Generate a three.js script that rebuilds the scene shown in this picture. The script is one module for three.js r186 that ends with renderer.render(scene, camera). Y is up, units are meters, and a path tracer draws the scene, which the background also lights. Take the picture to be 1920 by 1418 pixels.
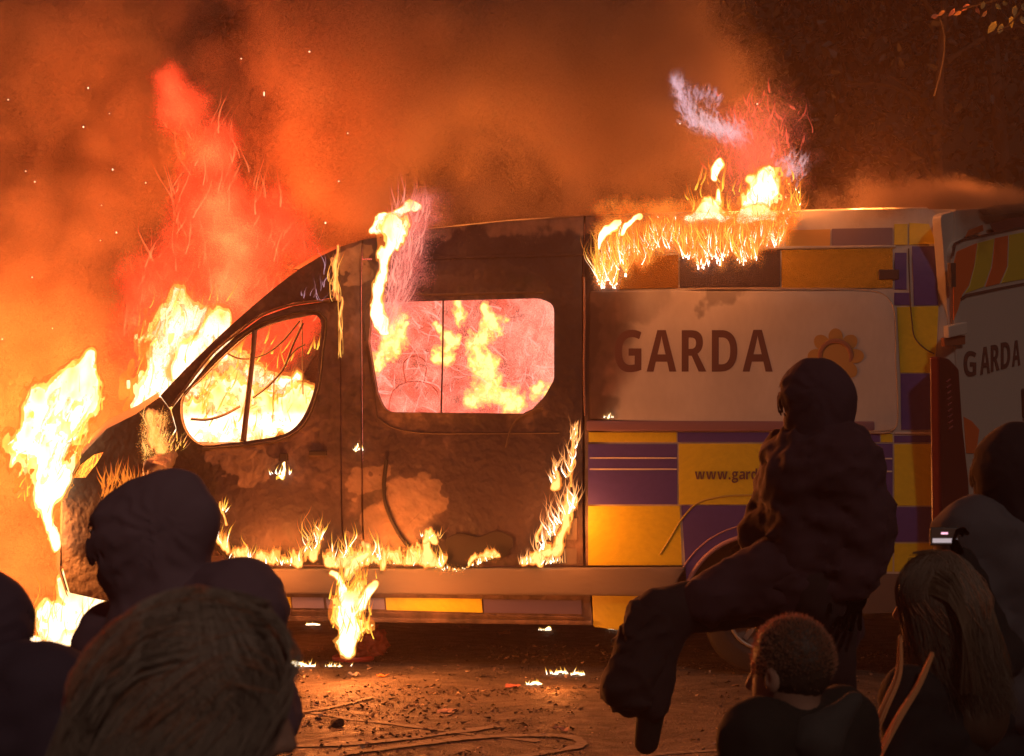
import * as THREE from 'three';
import { mergeGeometries, mergeVertices, toCreasedNormals } from 'three/addons/utils/BufferGeometryUtils.js';
import { TessellateModifier } from 'three/addons/modifiers/TessellateModifier.js';
import { FontLoader } from 'three/addons/loaders/FontLoader.js';
import { TextGeometry } from 'three/addons/geometries/TextGeometry.js';
import { RoundedBoxGeometry } from 'three/addons/geometries/RoundedBoxGeometry.js';
import { createNoise3D } from 'simplex-noise';

// ---------------------------------------------------------------- camera, sky, light, exposure
const scene = new THREE.Scene();
const FOCAL = 3720, CAM_H = 1.78, CAM_D = 12;               // focal length in photograph pixels, camera height and distance (m)
const camera = new THREE.PerspectiveCamera(2 * Math.atan(709 / FOCAL) * 180 / Math.PI, 1920 / 1418, 0.1, 400);
camera.position.set(0, CAM_H, CAM_D);
camera.lookAt(0, CAM_H, 0);
camera.focus = 12; camera.userData.fStop = 9;

const renderer = new THREE.WebGLRenderer({ antialias: true });
renderer.toneMapping = THREE.LinearToneMapping;
renderer.toneMappingExposure = 1.0;
renderer.shadowMap.enabled = true;

// night sky: even, dim, a little brown from the lights of the town
const SKY = [0.02, 0.008, 0.0085];
const skyData = new Float32Array(16 * 8 * 4);
for (let i = 0; i < 16 * 8; i++) skyData.set([...SKY, 1], i * 4);
const skyTex = new THREE.DataTexture(skyData, 16, 8, THREE.RGBAFormat, THREE.FloatType);
skyTex.mapping = THREE.EquirectangularReflectionMapping; skyTex.needsUpdate = true;
scene.background = skyTex; scene.environment = skyTex;

// a far street light behind the crowd, to the right and high up
const sun = new THREE.DirectionalLight(new THREE.Color(1.0, 0.78, 0.64), 0.38);
sun.position.set(5, 13, 12); sun.target.position.set(0, 1, 0); sun.castShadow = true; sun.shadow.radius = 8;
Object.assign(sun.shadow.camera, { left: -8, right: 8, top: 8, bottom: -8, near: 1, far: 40 });
scene.add(sun, sun.target);

// smoky air
scene.fog = new THREE.FogExp2(new THREE.Color(0.9, 0.56, 0.42), 0.0065);

// ---------------------------------------------------------------- helpers
let seed = 12345;
const rnd = () => { seed = (seed + 0x6d2b79f5) | 0; let t = Math.imul(seed ^ (seed >>> 15), 1 | seed); t = (t + Math.imul(t ^ (t >>> 7), 61 | t)) ^ t; return ((t ^ (t >>> 14)) >>> 0) / 4294967296; };
const reseed = (s) => { seed = s; };
const rr = (a, b) => a + (b - a) * rnd();
const gauss = () => Math.sqrt(-2 * Math.log(1 - rnd())) * Math.cos(6.2831853 * rnd());
const noise3 = createNoise3D(rnd);
const fbm = (x, y, z, o = 3) => { let s = 0, a = 0.5; for (let i = 0; i < o; i++) { s += a * noise3(x, y, z); x = x * 2.03 + 7.1; y = y * 2.03 + 3.7; z = z * 2.03 - 5.3; a *= 0.5; } return s; };
const clamp = THREE.MathUtils.clamp, lerp = THREE.MathUtils.lerp, sstep = (a, b, x) => { const t = clamp((x - a) / (b - a), 0, 1); return t * t * (3 - 2 * t); };
const V3 = (x, y, z) => new THREE.Vector3(x, y, z);

// a point of the place, from where it stands in the photograph and its distance along the view (z of its plane)
const P = (px, py, z) => { const d = CAM_D - z; return V3((px - 960) / FOCAL * d, CAM_H - (py - 709) / FOCAL * d, z); };
const G = (px, py, y = 0) => { const d = FOCAL * (CAM_H - y) / (py - 709); return V3((px - 960) / FOCAL * d, y, CAM_D - d); };

const used = new Map();
function numbered(name) { const n = used.get(name) ?? 0; used.set(name, n + 1); return n ? `${name}_${String(n).padStart(3, '0')}` : name; }
function tag(o, label, category, group) { o.userData = { label, category }; if (group) o.userData.group = group; return o; }
function thing(name, label, category, pos = V3(0, 0, 0), group) {
  const o = new THREE.Group(); o.name = numbered(name); o.position.copy(pos); scene.add(o); return tag(o, label, category, group);
}
// geometry given in world axes; it is moved into the parent's own frame when `world` is set
function part(name, geo, mat, parent, world = false) {
  const g = Array.isArray(geo) ? merge(geo) : geo;
  if (world && parent !== scene) { parent.updateWorldMatrix(true, false); g.applyMatrix4(parent.matrixWorld.clone().invert()); }
  const m = new THREE.Mesh(g, mat); m.name = parent === scene ? numbered(name) : name; m.castShadow = m.receiveShadow = true; parent.add(m); return m;
}
function struct(name, geo, mat) { const m = part(name, geo, mat, scene); m.userData.kind = 'structure'; return m; }
function merge(list) {
  const gs = list.map((g) => { const c = g.index ? g.toNonIndexed() : g.clone(); for (const k of Object.keys(c.attributes)) if (!['position', 'normal', 'uv', 'color'].includes(k)) c.deleteAttribute(k); return c; });
  const keys = ['position', 'normal', 'uv', 'color'].filter((k) => gs.every((g) => g.attributes[k]));
  for (const g of gs) for (const k of Object.keys(g.attributes)) if (!keys.includes(k)) g.deleteAttribute(k);
  return mergeGeometries(gs);
}
const lin = (r, g, b) => new THREE.Color().setRGB(r, g, b);
const std = (c, rough = 0.8, extra = {}) => new THREE.MeshStandardMaterial({ color: lin(...c), roughness: rough, ...extra });

function tube(pts, r, seg = 24, rad = 8) { return new THREE.TubeGeometry(new THREE.CatmullRomCurve3(pts), seg, r, rad, false); }
// tube whose radius changes along it
function taperTube(pts, radii, seg = 16, rad = 6, closed = true) {
  const c = new THREE.CatmullRomCurve3(pts), fr = c.computeFrenetFrames(seg, false), pos = [], idx = [], uv = [];
  for (let i = 0; i <= seg; i++) {
    const t = i / seg, p = c.getPoint(t), k = t * (radii.length - 1), a = Math.floor(Math.min(k, radii.length - 2)), r = lerp(radii[a], radii[a + 1], k - a);
    for (let j = 0; j < rad; j++) { const w = j / rad * 6.2831853, v = fr.normals[i].clone().multiplyScalar(Math.cos(w) * r).addScaledVector(fr.binormals[i], Math.sin(w) * r).add(p); pos.push(v.x, v.y, v.z); uv.push(j / rad, t); }
  }
  for (let i = 0; i < seg; i++) for (let j = 0; j < rad; j++) { const a = i * rad + j, b = i * rad + (j + 1) % rad; idx.push(a, b, a + rad, b, b + rad, a + rad); }
  if (closed) for (let j = 1; j < rad - 1; j++) { idx.push(0, j + 1, j); const o = seg * rad; idx.push(o, o + j, o + j + 1); }
  const g = new THREE.BufferGeometry(); g.setAttribute('position', new THREE.Float32BufferAttribute(pos, 3)); g.setAttribute('uv', new THREE.Float32BufferAttribute(uv, 2)); g.setIndex(idx); g.computeVertexNormals(); return g;
}
// field values on a grid, and the surface where they pass iso (inside below)
function sample(f, lo, hi, cell) {
  const n = [0, 1, 2].map((k) => Math.max(3, Math.ceil((hi.getComponent(k) - lo.getComponent(k)) / cell) + 1)), v = new Float32Array(n[0] * n[1] * n[2]);
  let i = 0; for (let z = 0; z < n[2]; z++) for (let y = 0; y < n[1]; y++) for (let x = 0; x < n[0]; x++) v[i++] = f(lo.x + x * cell, lo.y + y * cell, lo.z + z * cell);
  return { n, v, lo, cell };
}
function nets({ n, v, lo, cell }, iso = 0, color) {
  const [nx, ny, nz] = n, sx = 1, sy = nx, sz = nx * ny, at = new Int32Array(v.length).fill(-1), pos = [], col = [], idx = [];
  const off = [0, sx, sy, sx + sy, sz, sx + sz, sy + sz, sx + sy + sz], E = [[0, 1], [2, 3], [4, 5], [6, 7], [0, 2], [1, 3], [4, 6], [5, 7], [0, 4], [1, 5], [2, 6], [3, 7]];
  for (let z = 0; z < nz - 1; z++) for (let y = 0; y < ny - 1; y++) for (let x = 0; x < nx - 1; x++) {
    const b = x + y * sy + z * sz; let m = 0; for (let k = 0; k < 8; k++) if (v[b + off[k]] < iso) m |= 1 << k;
    if (m === 0 || m === 255) continue;
    let cx = 0, cy = 0, cz = 0, c = 0;
    for (const [p, q] of E) { if (((m >> p) & 1) === ((m >> q) & 1)) continue; const a = v[b + off[p]], d = v[b + off[q]], t = (iso - a) / (d - a); cx += lerp(p & 1, q & 1, t); cy += lerp((p >> 1) & 1, (q >> 1) & 1, t); cz += lerp(p >> 2, q >> 2, t); c++; }
    at[b] = pos.length / 3; const X = lo.x + (x + cx / c) * cell, Y = lo.y + (y + cy / c) * cell, Z = lo.z + (z + cz / c) * cell; pos.push(X, Y, Z);
    if (color) col.push(...color(X, Y, Z));
  }
  const quad = (a, b, c, d, flip) => { if (a < 0 || b < 0 || c < 0 || d < 0) return; flip ? idx.push(a, c, b, a, d, c) : idx.push(a, b, c, a, c, d); };
  for (let z = 1; z < nz - 1; z++) for (let y = 1; y < ny - 1; y++) for (let x = 1; x < nx - 1; x++) {
    const b = x + y * sy + z * sz, s = v[b] < iso;
    if (s !== v[b + sx] < iso) quad(at[b - sy - sz], at[b - sz], at[b], at[b - sy], !s);
    if (s !== v[b + sy] < iso) quad(at[b - sx - sz], at[b - sx], at[b], at[b - sz], !s);
    if (s !== v[b + sz] < iso) quad(at[b - sx - sy], at[b - sy], at[b], at[b - sx], !s);
  }
  const g = new THREE.BufferGeometry(); g.setAttribute('position', new THREE.Float32BufferAttribute(pos, 3));
  if (color) g.setAttribute('color', new THREE.Float32BufferAttribute(col, 4));
  g.setIndex(idx); g.computeVertexNormals(); return g;
}
const smin = (a, b, k) => { const h = Math.max(k - Math.abs(a - b), 0) / k; return Math.min(a, b) - h * h * k * 0.25; };
// signed distance to a capsule whose radius goes from ra to rb
function cap(x, y, z, a, b, ra, rb) {
  const bx = b.x - a.x, by = b.y - a.y, bz = b.z - a.z, px = x - a.x, py = y - a.y, pz = z - a.z, t = clamp((px * bx + py * by + pz * bz) / (bx * bx + by * by + bz * bz + 1e-9), 0, 1);
  return Math.hypot(px - bx * t, py - by * t, pz - bz * t) - (ra + (rb - ra) * t);
}
const ell = (x, y, z, c, rx, ry, rz) => { const k = Math.hypot((x - c[0]) / rx, (y - c[1]) / ry, (z - c[2]) / rz), q = Math.hypot((x - c[0]) / rx / rx, (y - c[1]) / ry / ry, (z - c[2]) / rz / rz); return k * (k - 1) / (q + 1e-6); };
// ---------------------------------------------------------------- ground
function dataTex(w, h, f, srgb = false) {
  const d = new Uint8Array(w * h * 4); let i = 0;
  for (let y = 0; y < h; y++) for (let x = 0; x < w; x++) { const c = f(x / w, y / h); d[i++] = clamp(c[0], 0, 1) * 255; d[i++] = clamp(c[1], 0, 1) * 255; d[i++] = clamp(c[2], 0, 1) * 255; d[i++] = 255; }
  const t = new THREE.DataTexture(d, w, h); t.magFilter = THREE.LinearFilter; t.wrapS = t.wrapT = THREE.RepeatWrapping; t.needsUpdate = true; if (srgb) t.colorSpace = THREE.SRGBColorSpace; return t;
}
// noise that repeats after one tile
const tileN = (u, v, s, o) => { const a = u * 6.2831853, b = v * 6.2831853; return fbm(Math.cos(a) * s + 11, Math.sin(a) * s + Math.cos(b) * s * 1.3, Math.sin(b) * s * 1.3 - 4, o); };
const asphaltTex = dataTex(512, 512, (u, v) => { const n = tileN(u, v, 1.2, 4), k = tileN(u, v, 24, 2); const g = 0.24 + 0.1 * n + 0.16 * k; return [g * 1.04, g, g * 0.97]; }, true);
const asphaltBump = dataTex(512, 512, (u, v) => { const g = 0.5 + 0.5 * tileN(u, v, 30, 2) + 0.28 * tileN(u, v, 9, 2); return [g, g, g]; });
const asphaltRough = dataTex(256, 256, (u, v) => { const g = 0.8 + 0.4 * tileN(u, v, 2.2, 3); return [g, g, g]; });
for (const t of [asphaltTex, asphaltBump, asphaltRough]) t.repeat.set(0.55, 0.55);
const asphaltMat = new THREE.MeshStandardMaterial({ map: asphaltTex, bumpMap: asphaltBump, bumpScale: 0.022, roughnessMap: asphaltRough, roughness: 0.95, color: lin(1.8, 1.5, 1.25) });
function groundSheet(x0, x1, z0, z1, nx, nz, y, amp = 0) {
  const g = new THREE.PlaneGeometry(x1 - x0, z1 - z0, nx, nz).rotateX(-Math.PI / 2).translate((x0 + x1) / 2, y, (z0 + z1) / 2), p = g.attributes.position, uv = g.attributes.uv;
  for (let i = 0; i < p.count; i++) { if (amp) p.setY(i, y + amp * fbm(p.getX(i) * 1.1, 0, p.getZ(i) * 1.1, 3)); uv.setXY(i, p.getX(i), p.getZ(i)); }
  g.computeVertexNormals(); return g;
}
struct('ground', groundSheet(-120, 120, -40, 60, 40, 40, -0.02), std([0.035, 0.03, 0.024], 0.95));
struct('road', groundSheet(-14, 14, -2.75, 14, 160, 100, 0, 0.006), asphaltMat);
const paveMat = new THREE.MeshStandardMaterial({ map: asphaltTex, bumpMap: asphaltBump, bumpScale: 0.006, roughness: 0.9, color: lin(1.5, 1.45, 1.35) });
struct('pavement', new THREE.BoxGeometry(28, 0.14, 3.2).translate(0, 0.05, -4.47), paveMat);
struct('kerb', new RoundedBoxGeometry(28, 0.16, 0.14, 2, 0.02).translate(0, 0.055, -2.79), std([0.22, 0.21, 0.19], 0.85));
struct('grass_bank', (() => { const g = new THREE.PlaneGeometry(60, 30, 120, 60).rotateX(-Math.PI / 2).translate(0, 0, -21), p = g.attributes.position; for (let i = 0; i < p.count; i++) p.setY(i, 0.12 + 0.05 * (-6.05 - p.getZ(i)) + 0.85 * Math.max(0, -11 - p.getZ(i)) * sstep(-11, -14, p.getZ(i)) + 0.2 * fbm(p.getX(i) * 0.5, 2, p.getZ(i) * 0.5, 3) * sstep(-6.1, -9, p.getZ(i))); g.computeVertexNormals(); return g; })(), std([0.016, 0.017, 0.009], 0.95));

// worn white painted lines on the road, as ribbons a few millimetres above it
const paintTex = dataTex(256, 256, (u, v) => { const g = 0.62 + 0.5 * tileN(u, v, 7, 4); return [g, g * 0.98, g * 0.94]; });
const paintMat = new THREE.MeshStandardMaterial({ map: paintTex, color: lin(0.28, 0.25, 0.22), roughness: 0.8 });
function roadRibbon(pts, w, y) {
  const c = new THREE.CatmullRomCurve3(pts), n = 140, pos = [], uv = [], idx = [];
  for (let i = 0; i <= n; i++) { const p = c.getPoint(i / n), t = c.getTangent(i / n), k = w * Math.max(0.04, 0.42 + 0.3 * fbm(p.x * 7, 1, p.z * 7, 3)), nx = -t.z, nz = t.x; const l = Math.hypot(nx, nz) || 1;
    for (const s of [-1, 1]) { pos.push(p.x + s * nx / l * k, y + 0.006 * fbm(p.x * 1.1, 0, p.z * 1.1, 3), p.z + s * nz / l * k); uv.push(p.x * 0.8, p.z * 0.8); } }
  for (let i = 0; i < n; i++) idx.push(2 * i, 2 * i + 1, 2 * i + 2, 2 * i + 1, 2 * i + 3, 2 * i + 2);
  const g = new THREE.BufferGeometry(); g.setAttribute('position', new THREE.Float32BufferAttribute(pos, 3)); g.setAttribute('uv', new THREE.Float32BufferAttribute(uv, 2)); g.setIndex(idx); g.computeVertexNormals(); return g;
}
for (const [pts, w, y] of [
  [[[470, 1320], [640, 1346], [850, 1374], [1010, 1392]], 0.055, 0.004],
  [[[520, 1402], [700, 1394], [860, 1374], [935, 1362]], 0.075, 0.006],
  [[[520, 1434], [740, 1404], [930, 1383], [1060, 1384], [1090, 1398], [1030, 1414], [880, 1430]], 0.08, 0.008],
  [[[1180, 1420], [1330, 1410], [1480, 1412]], 0.065, 0.004],
  [[[420, 1350], [560, 1340], [700, 1310]], 0.035, 0.01],
]) { const m = struct('road_marking', roadRibbon(pts.map(([a, b]) => G(a, b)), w, y), paintMat); }

// scraps and grit on the road
reseed(77);
{
  const n = 20000, geo = new THREE.TetrahedronGeometry(1, 0).scale(1, 0.42, 0.8), m = new THREE.InstancedMesh(geo, std([1, 1, 1], 0.85), n), M = new THREE.Matrix4(), q = new THREE.Quaternion(), e = new THREE.Euler();
  for (let i = 0; i < n; i++) {
    let x, z; do { x = rr(-4.2, 3.4); z = rr(-1.2, 3.6); } while (rnd() > 0.15 + 0.85 * sstep(0.05, 0.4, fbm(x * 0.9, 5, z * 1.6, 3) + 0.45 * Math.exp(-((x + 0.9) ** 2) / 1.6 - ((z - 0.95) ** 2) / 0.5)));
    const s = 0.0035 + 0.017 * Math.pow(rnd(), 6); e.set(rr(-0.4, 0.4), rr(0, 6.28), rr(-0.4, 0.4));
    M.compose(V3(x, 0.004 + s * 0.2, z), q.setFromEuler(e), V3(s * rr(0.7, 2), s, s)); m.setMatrixAt(i, M);
    const t = rnd(); m.setColorAt(i, t < 0.6 ? lin(0.05, 0.04, 0.034) : t < 0.86 ? lin(0.17, 0.11, 0.075) : lin(0.45, 0.34, 0.25));
  }
  m.name = 'road_grit'; m.receiveShadow = m.castShadow = true; tag(m, 'fine grit and burnt scraps scattered over the road in front of the van', 'debris'); m.userData.kind = 'stuff'; scene.add(m);
}
// ---------------------------------------------------------------- the burning van
const YAW = 8 * Math.PI / 180;
const van = thing('police_van', 'burning white high-roof van with blue and yellow check blocks and GARDA on its side', 'van', V3(0, 0, 0));
van.rotation.y = -YAW; van.updateMatrixWorld(true);
const vanInv = van.matrixWorld.clone().invert();
// how far the near side stands in from the plane z = 0 (curved in plan at nose and tail, leaning in above the waist)
const sideZ = (x, y) => {
  let z = 0;
  if (y > 1.2) z -= 0.055 * (y - 1.2);
  if (y > 2.3) z -= 0.55 * (y - 2.3) ** 2;
  if (y < 0.5) z -= 0.12 * (0.5 - y);
  if (x < -1.75) z -= 0.2 * (-1.75 - x) ** 2;
  if (x > 2.45) z -= 0.5 * (x - 2.45) ** 2;
  z += 0.018 * Math.exp(-(((y - 0.95) / 0.2) ** 2));
  return z;
};
const camLocal = V3(0, CAM_H, CAM_D).applyMatrix4(vanInv);
// where on the van's side a feature of the photograph lies, as [x, y] in the van's own axes
function S(px, py, out = 0) {
  const d = V3((px - 960) / FOCAL, -(py - 709) / FOCAL, -1).transformDirection(vanInv); let z = 0, p;
  for (let k = 0; k < 4; k++) { p = camLocal.clone().addScaledVector(d, (z - camLocal.z) / d.z); z = sideZ(p.x, p.y) + out; }
  return [p.x, p.y];
}
function smoothPoly(pts, rad) {                       // closed outline with rounded corners; a point may carry its own radius
  const n = pts.length, s = [], v = pts.map((p) => new THREE.Vector2(p[0], p[1]));
  for (let i = 0; i < n; i++) {
    const a = v[(i + n - 1) % n], b = v[i], c = v[(i + 1) % n], r0 = pts[i][2] ?? rad, r = Math.min(r0, a.distanceTo(b) * 0.45, b.distanceTo(c) * 0.45);
    if (r < 1e-4) { s.push(b.clone()); continue; }
    const p = b.clone().add(a.clone().sub(b).setLength(r)), q = b.clone().add(c.clone().sub(b).setLength(r)), k = r > 0.05 ? 8 : 4;
    for (let j = 0; j <= k; j++) { const t = j / k; s.push(new THREE.Vector2().addScaledVector(p, (1 - t) ** 2).addScaledVector(b, 2 * t * (1 - t)).addScaledVector(q, t * t)); }
  }
  return s.filter((p, i) => p.distanceTo(s[(i + s.length - 1) % s.length]) > 0.004);
}
const outline = (pts, r = 0) => smoothPoly(pts.map(([x, y, k]) => { const s = S(x, y); return k === undefined ? s : [...s, k]; }), r);
const splineOutline = (pts, n = 60) => { const c = new THREE.CatmullRomCurve3(pts.map(([x, y]) => { const s = S(x, y); return V3(s[0], s[1], 0); }), true, 'centripetal'); return c.getSpacedPoints(n).slice(0, n).map((p) => new THREE.Vector2(p.x, p.y)); };
const tess = new TessellateModifier(0.14, 6);
// a plate that follows the van's side: `out` metres proud of it, `thick` deep behind
function plate(shapePts, holes, out, thick, bevel = 0.003, fine = true) {
  const sh = new THREE.Shape(shapePts); for (const h of holes) sh.holes.push(new THREE.Path(h));
  let g = new THREE.ExtrudeGeometry(sh, { depth: thick - bevel, bevelEnabled: bevel > 0, bevelThickness: bevel, bevelSize: bevel, bevelOffset: -bevel, bevelSegments: 2, curveSegments: 8 });
  if (fine) g = tess.modify(g);
  g = g.index ? g.toNonIndexed() : g;
  const p = g.attributes.position, uv = new Float32Array(p.count * 2);
  for (let i = 0; i < p.count; i++) { const x = p.getX(i), y = p.getY(i); uv[2 * i] = (x + 3) / 6; uv[2 * i + 1] = y / 3; p.setZ(i, p.getZ(i) - thick + out + sideZ(x, y)); }
  g.setAttribute('uv', new THREE.BufferAttribute(uv, 2)); g.deleteAttribute('normal');
  return toCreasedNormals(g, 0.5);
}
// --- the paint: white, scorched brown and flaking towards the front, sooted where the fire came out
const inB = (x, y, cx, cy, rx, ry, soft) => 1 - sstep(1 - soft, 1 + soft, Math.hypot((x - cx) / rx, (y - cy) / ry));
const pxm = (px, py) => S(px, py);
const sootSpots = [[870, 470, 230, 48, 1], [1060, 480, 90, 75, 1], [1080, 620, 60, 150, 0.9], [1120, 600, 60, 130, 0.55], [1160, 565, 90, 45, 0.35], [1115, 700, 50, 140, 0.6], [950, 920, 160, 150, 0.95], [820, 850, 130, 70, 0.85], [1060, 660, 40, 200, 0.7], [500, 915, 120, 90, 0.85], [610, 960, 60, 70, 0.7], [720, 860, 60, 50, 0.6], [660, 620, 26, 120, 0.5], [900, 520, 180, 40, 0.7], [930, 1010, 120, 60, 0.95], [500, 950, 100, 70, 0.55], [860, 800, 220, 40, 0.5], [660, 520, 22, 70, 0.4], [560, 520, 110, 60, 0.85], [640, 640, 40, 80, 0.6], [1200, 470, 60, 60, 0.5], [1330, 520, 90, 40, 0.55], [620, 900, 60, 60, 0.35]].map(([x, y, rx, ry, a]) => [...pxm(x, y), rx / 312, ry / 312, a]);
const peelSpots = [[775, 940, 60, 50], [725, 1000, 60, 45], [690, 905, 40, 30], [450, 860, 60, 40], [665, 505, 30, 40]].map(([x, y, rx, ry]) => [...pxm(x, y), rx / 312, ry / 312]);
const burnEdge = pxm(1100, 700)[0];
const sidePaint = dataTex(1536, 768, (u, v) => {
  const x = u * 6 - 3, y = v * 3, n1 = fbm(x * 1.7, y * 1.7, 1, 4), n2 = fbm(x * 7, y * 7, 4, 3), n3 = fbm(x * 22, y * 9, 9, 2);
  const diag = 0.16 * sstep(1.3, 2.1, y) + 0.1 * n1;
  const burnt = 1 - sstep(burnEdge - 0.02 + diag, burnEdge + 0.14 + diag * 1.6, x);
  let c = [0.62, 0.59, 0.54]; const dirt = 0.9 + 0.16 * n1 + 0.05 * n3; c = c.map((k) => k * dirt);
  const b = Math.max(0.12, 0.75 + 1.05 * n1 + 0.55 * n2 + 0.25 * n3), nose = lerp(1, 0.13, sstep(-1.45, -2.0, x)), brown = [0.14 * b * nose, 0.08 * b * nose, 0.06 * b * nose];
  c = c.map((k, i) => lerp(k, brown[i], 0.96 * burnt));
  let soot = 0; for (const [sx, sy, rx, ry, a] of sootSpots) soot = Math.max(soot, a * inB(x + 0.2 * n1 + 0.05 * n2, y + 0.24 * n1 + 0.09 * n2 + 0.03 * n3, sx, sy, rx, ry, 0.2));
  c = c.map((k, i) => lerp(k, [0.03, 0.018, 0.026][i], soot * 0.95));
  for (const [sx, sy, rx, ry] of peelSpots) { const k = inB(x + 0.12 * n2, y + 0.12 * n1 + 0.06 * n2, sx, sy, rx, ry, 0.06); c = c.map((q, i) => lerp(q, [0.3, 0.2, 0.14][i] * (0.85 + 0.4 * n2), k * 0.8)); }
  return c.map((k) => Math.pow(clamp(k, 0, 1), 1 / 2.2));
}, true);
sidePaint.wrapS = sidePaint.wrapT = THREE.ClampToEdgeWrapping;
const sideRough = dataTex(512, 256, (u, v) => { const x = u * 6 - 3, y = v * 3, k = 1 - sstep(burnEdge - 0.1, burnEdge + 0.25, x), g = lerp(0.4, 0.78, k) + 0.25 * fbm(x * 5, y * 5, 3, 3); return [g, g, g]; });
const sideBump = dataTex(1024, 512, (u, v) => { const x = u * 6 - 3, y = v * 3, k = 1 - sstep(burnEdge - 0.1, burnEdge + 0.2, x), g = 0.5 + 0.5 * k * fbm(x * 14, y * 14, 3, 3) + 0.12 * fbm(x * 2, y * 2, 8, 2); return [g, g, g]; });
const paint = new THREE.MeshStandardMaterial({ map: sidePaint, roughnessMap: sideRough, roughness: 1, bumpMap: sideBump, bumpScale: 0.012 });
const charMat = std([0.03, 0.024, 0.021], 0.85), rubMat = new THREE.MeshStandardMaterial({ color: lin(0.17, 0.14, 0.12), roughness: 0.7, bumpMap: asphaltBump, bumpScale: 0.002 });
const rubberMat = std([0.02, 0.018, 0.017], 0.7), steelBurnt = std([0.12, 0.085, 0.065], 0.6, { metalness: 0.4 }), greyPlastic = std([0.13, 0.1, 0.085], 0.65);
const filmTex = dataTex(256, 256, (u, v) => { const g = 0.92 + 0.1 * tileN(u, v, 3, 3) + 0.06 * tileN(u, v, 40, 1); return [g, g, g]; });
filmTex.repeat.set(6, 3);
const yellowFilm = std([0.7, 0.58, 0.03], 0.42, { map: filmTex }), blueFilm = std([0.085, 0.062, 0.31], 0.42, { map: filmTex }), whiteLine = std([0.66, 0.6, 0.55], 0.5);
const blisterTex = dataTex(512, 256, (u, v) => { const g = 0.5 + 0.6 * tileN(u, v, 16, 3); return [g, g, g]; }); blisterTex.repeat.set(9, 4.5);
const yellowBlister = std([0.74, 0.42, 0.03], 0.45, { map: filmTex, bumpMap: blisterTex, bumpScale: 0.016 }), yellowScorched = std([0.42, 0.2, 0.03], 0.75, { map: filmTex, bumpMap: blisterTex, bumpScale: 0.03 }), blueScorched = std([0.12, 0.085, 0.085], 0.8, { map: filmTex, bumpMap: blisterTex, bumpScale: 0.02 });

// --- body panels (outlines follow the photograph's seams)
const roofLine = [[300, 742], [345, 694], [400, 640], [440, 603], [480, 568], [520, 535], [560, 505], [600, 481], [640, 462], [678, 450]];
const cabWindow = splineOutline([[340, 744], [372, 712], [420, 664], [468, 624], [520, 603], [560, 594], [592, 590], [602, 602], [600, 640], [596, 690], [585, 745], [562, 792], [535, 814], [470, 827], [420, 833], [378, 836], [352, 818], [338, 786]], 80);
part('pillar_panel', plate(outline([...roofLine, [676, 470], [681, 1063], [646, 1063], [640, 800], [638, 556], [545, 568], [488, 588], [438, 624], [396, 664], [316, 764]]), [], 0, 0.045), paint, van);
part('cab_door', plate(outline([[320, 768], [400, 668], [441, 630], [491, 594], [548, 574], [634, 562], [637, 700], [637, 800], [642, 1060], [440, 1060], [394, 1000], [336, 886], [304, 850], [330, 806]], 0.015), [cabWindow], -0.006, 0.05), paint, van);
const headlampHole = outline([[131, 898], [146, 872], [172, 852], [198, 846], [180, 872], [160, 897]], 0.01);
part('front_wing', plate(outline([[114, 1010], [117, 930], [124, 905], [138, 876], [160, 846], [200, 804], [255, 776], [298, 745], [316, 769], [326, 804], [299, 850], [331, 886], [390, 1002], [436, 1062], [470, 1063, 0], [455, 1080], [436, 1062], [408, 1035], [372, 1017], [336, 1012], [296, 1018], [256, 1042], [226, 1084], [212, 1130], [130, 1112], [116, 1060]].filter((_, i) => ![14, 15, 16].includes(i))), [headlampHole], 0.0, 0.04), paint, van);
const sideWindow = outline([[697, 566, 0.05], [1010, 558, 0.03], [1040, 570, 0.1], [1040, 712], [1022, 744], [990, 777, 0.03], [722, 774, 0.07], [706, 738], [690, 640]], 0.02);
part('sliding_door', plate(outline([[679, 488], [1092, 478], [1094, 1061], [684, 1061]]), [sideWindow], 0.004, 0.05), paint, van);
part('roof_rail_panel', plate(outline([[680, 450], [800, 430], [950, 415], [1094, 406], [1094, 475], [680, 484]]), [], -0.004, 0.04), paint, van);
const arch = []; { const c = S(1425, 1160); for (let k = 0; k <= 24; k++) { const a = Math.PI * (k / 24); arch.push(new THREE.Vector2(c[0] - Math.cos(a) * 0.47, c[1] + Math.sin(a) * 0.5)); } }
{
  const o = outline([[1098, 406], [1300, 400], [1480, 397], [1620, 393], [1740, 391], [1757, 400, 0.02], [1762, 580], [1756, 664], [1750, 700], [1752, 1030], [1750, 1150]]);
  const e = outline([[1565, 1160], [1098, 1061]]), A = arch.filter((p) => p.x > S(1286, 1061)[0] && p.y > 0.42);
  part('quarter_panel', plate([...o, ...A.reverse(), new THREE.Vector2(S(1288, 1061)[0] - 0.01, S(1288, 1061)[1]), e[1]], [], 0, 0.045), paint, van);
}
part('side_sill', plate(outline([[470, 1064], [1098, 1064], [1106, 1116], [1112, 1172], [1000, 1171], [525, 1163], [492, 1116]]), [], -0.004, 0.05), paint, van);
part('wheel_skirt', plate(outline([[1110, 1118], [1112, 1176], [1190, 1186], [1212, 1160], [1262, 1126], [1275, 1112], [1110, 1112]], 0.01), [], -0.006, 0.04), yellowFilm, van);
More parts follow.
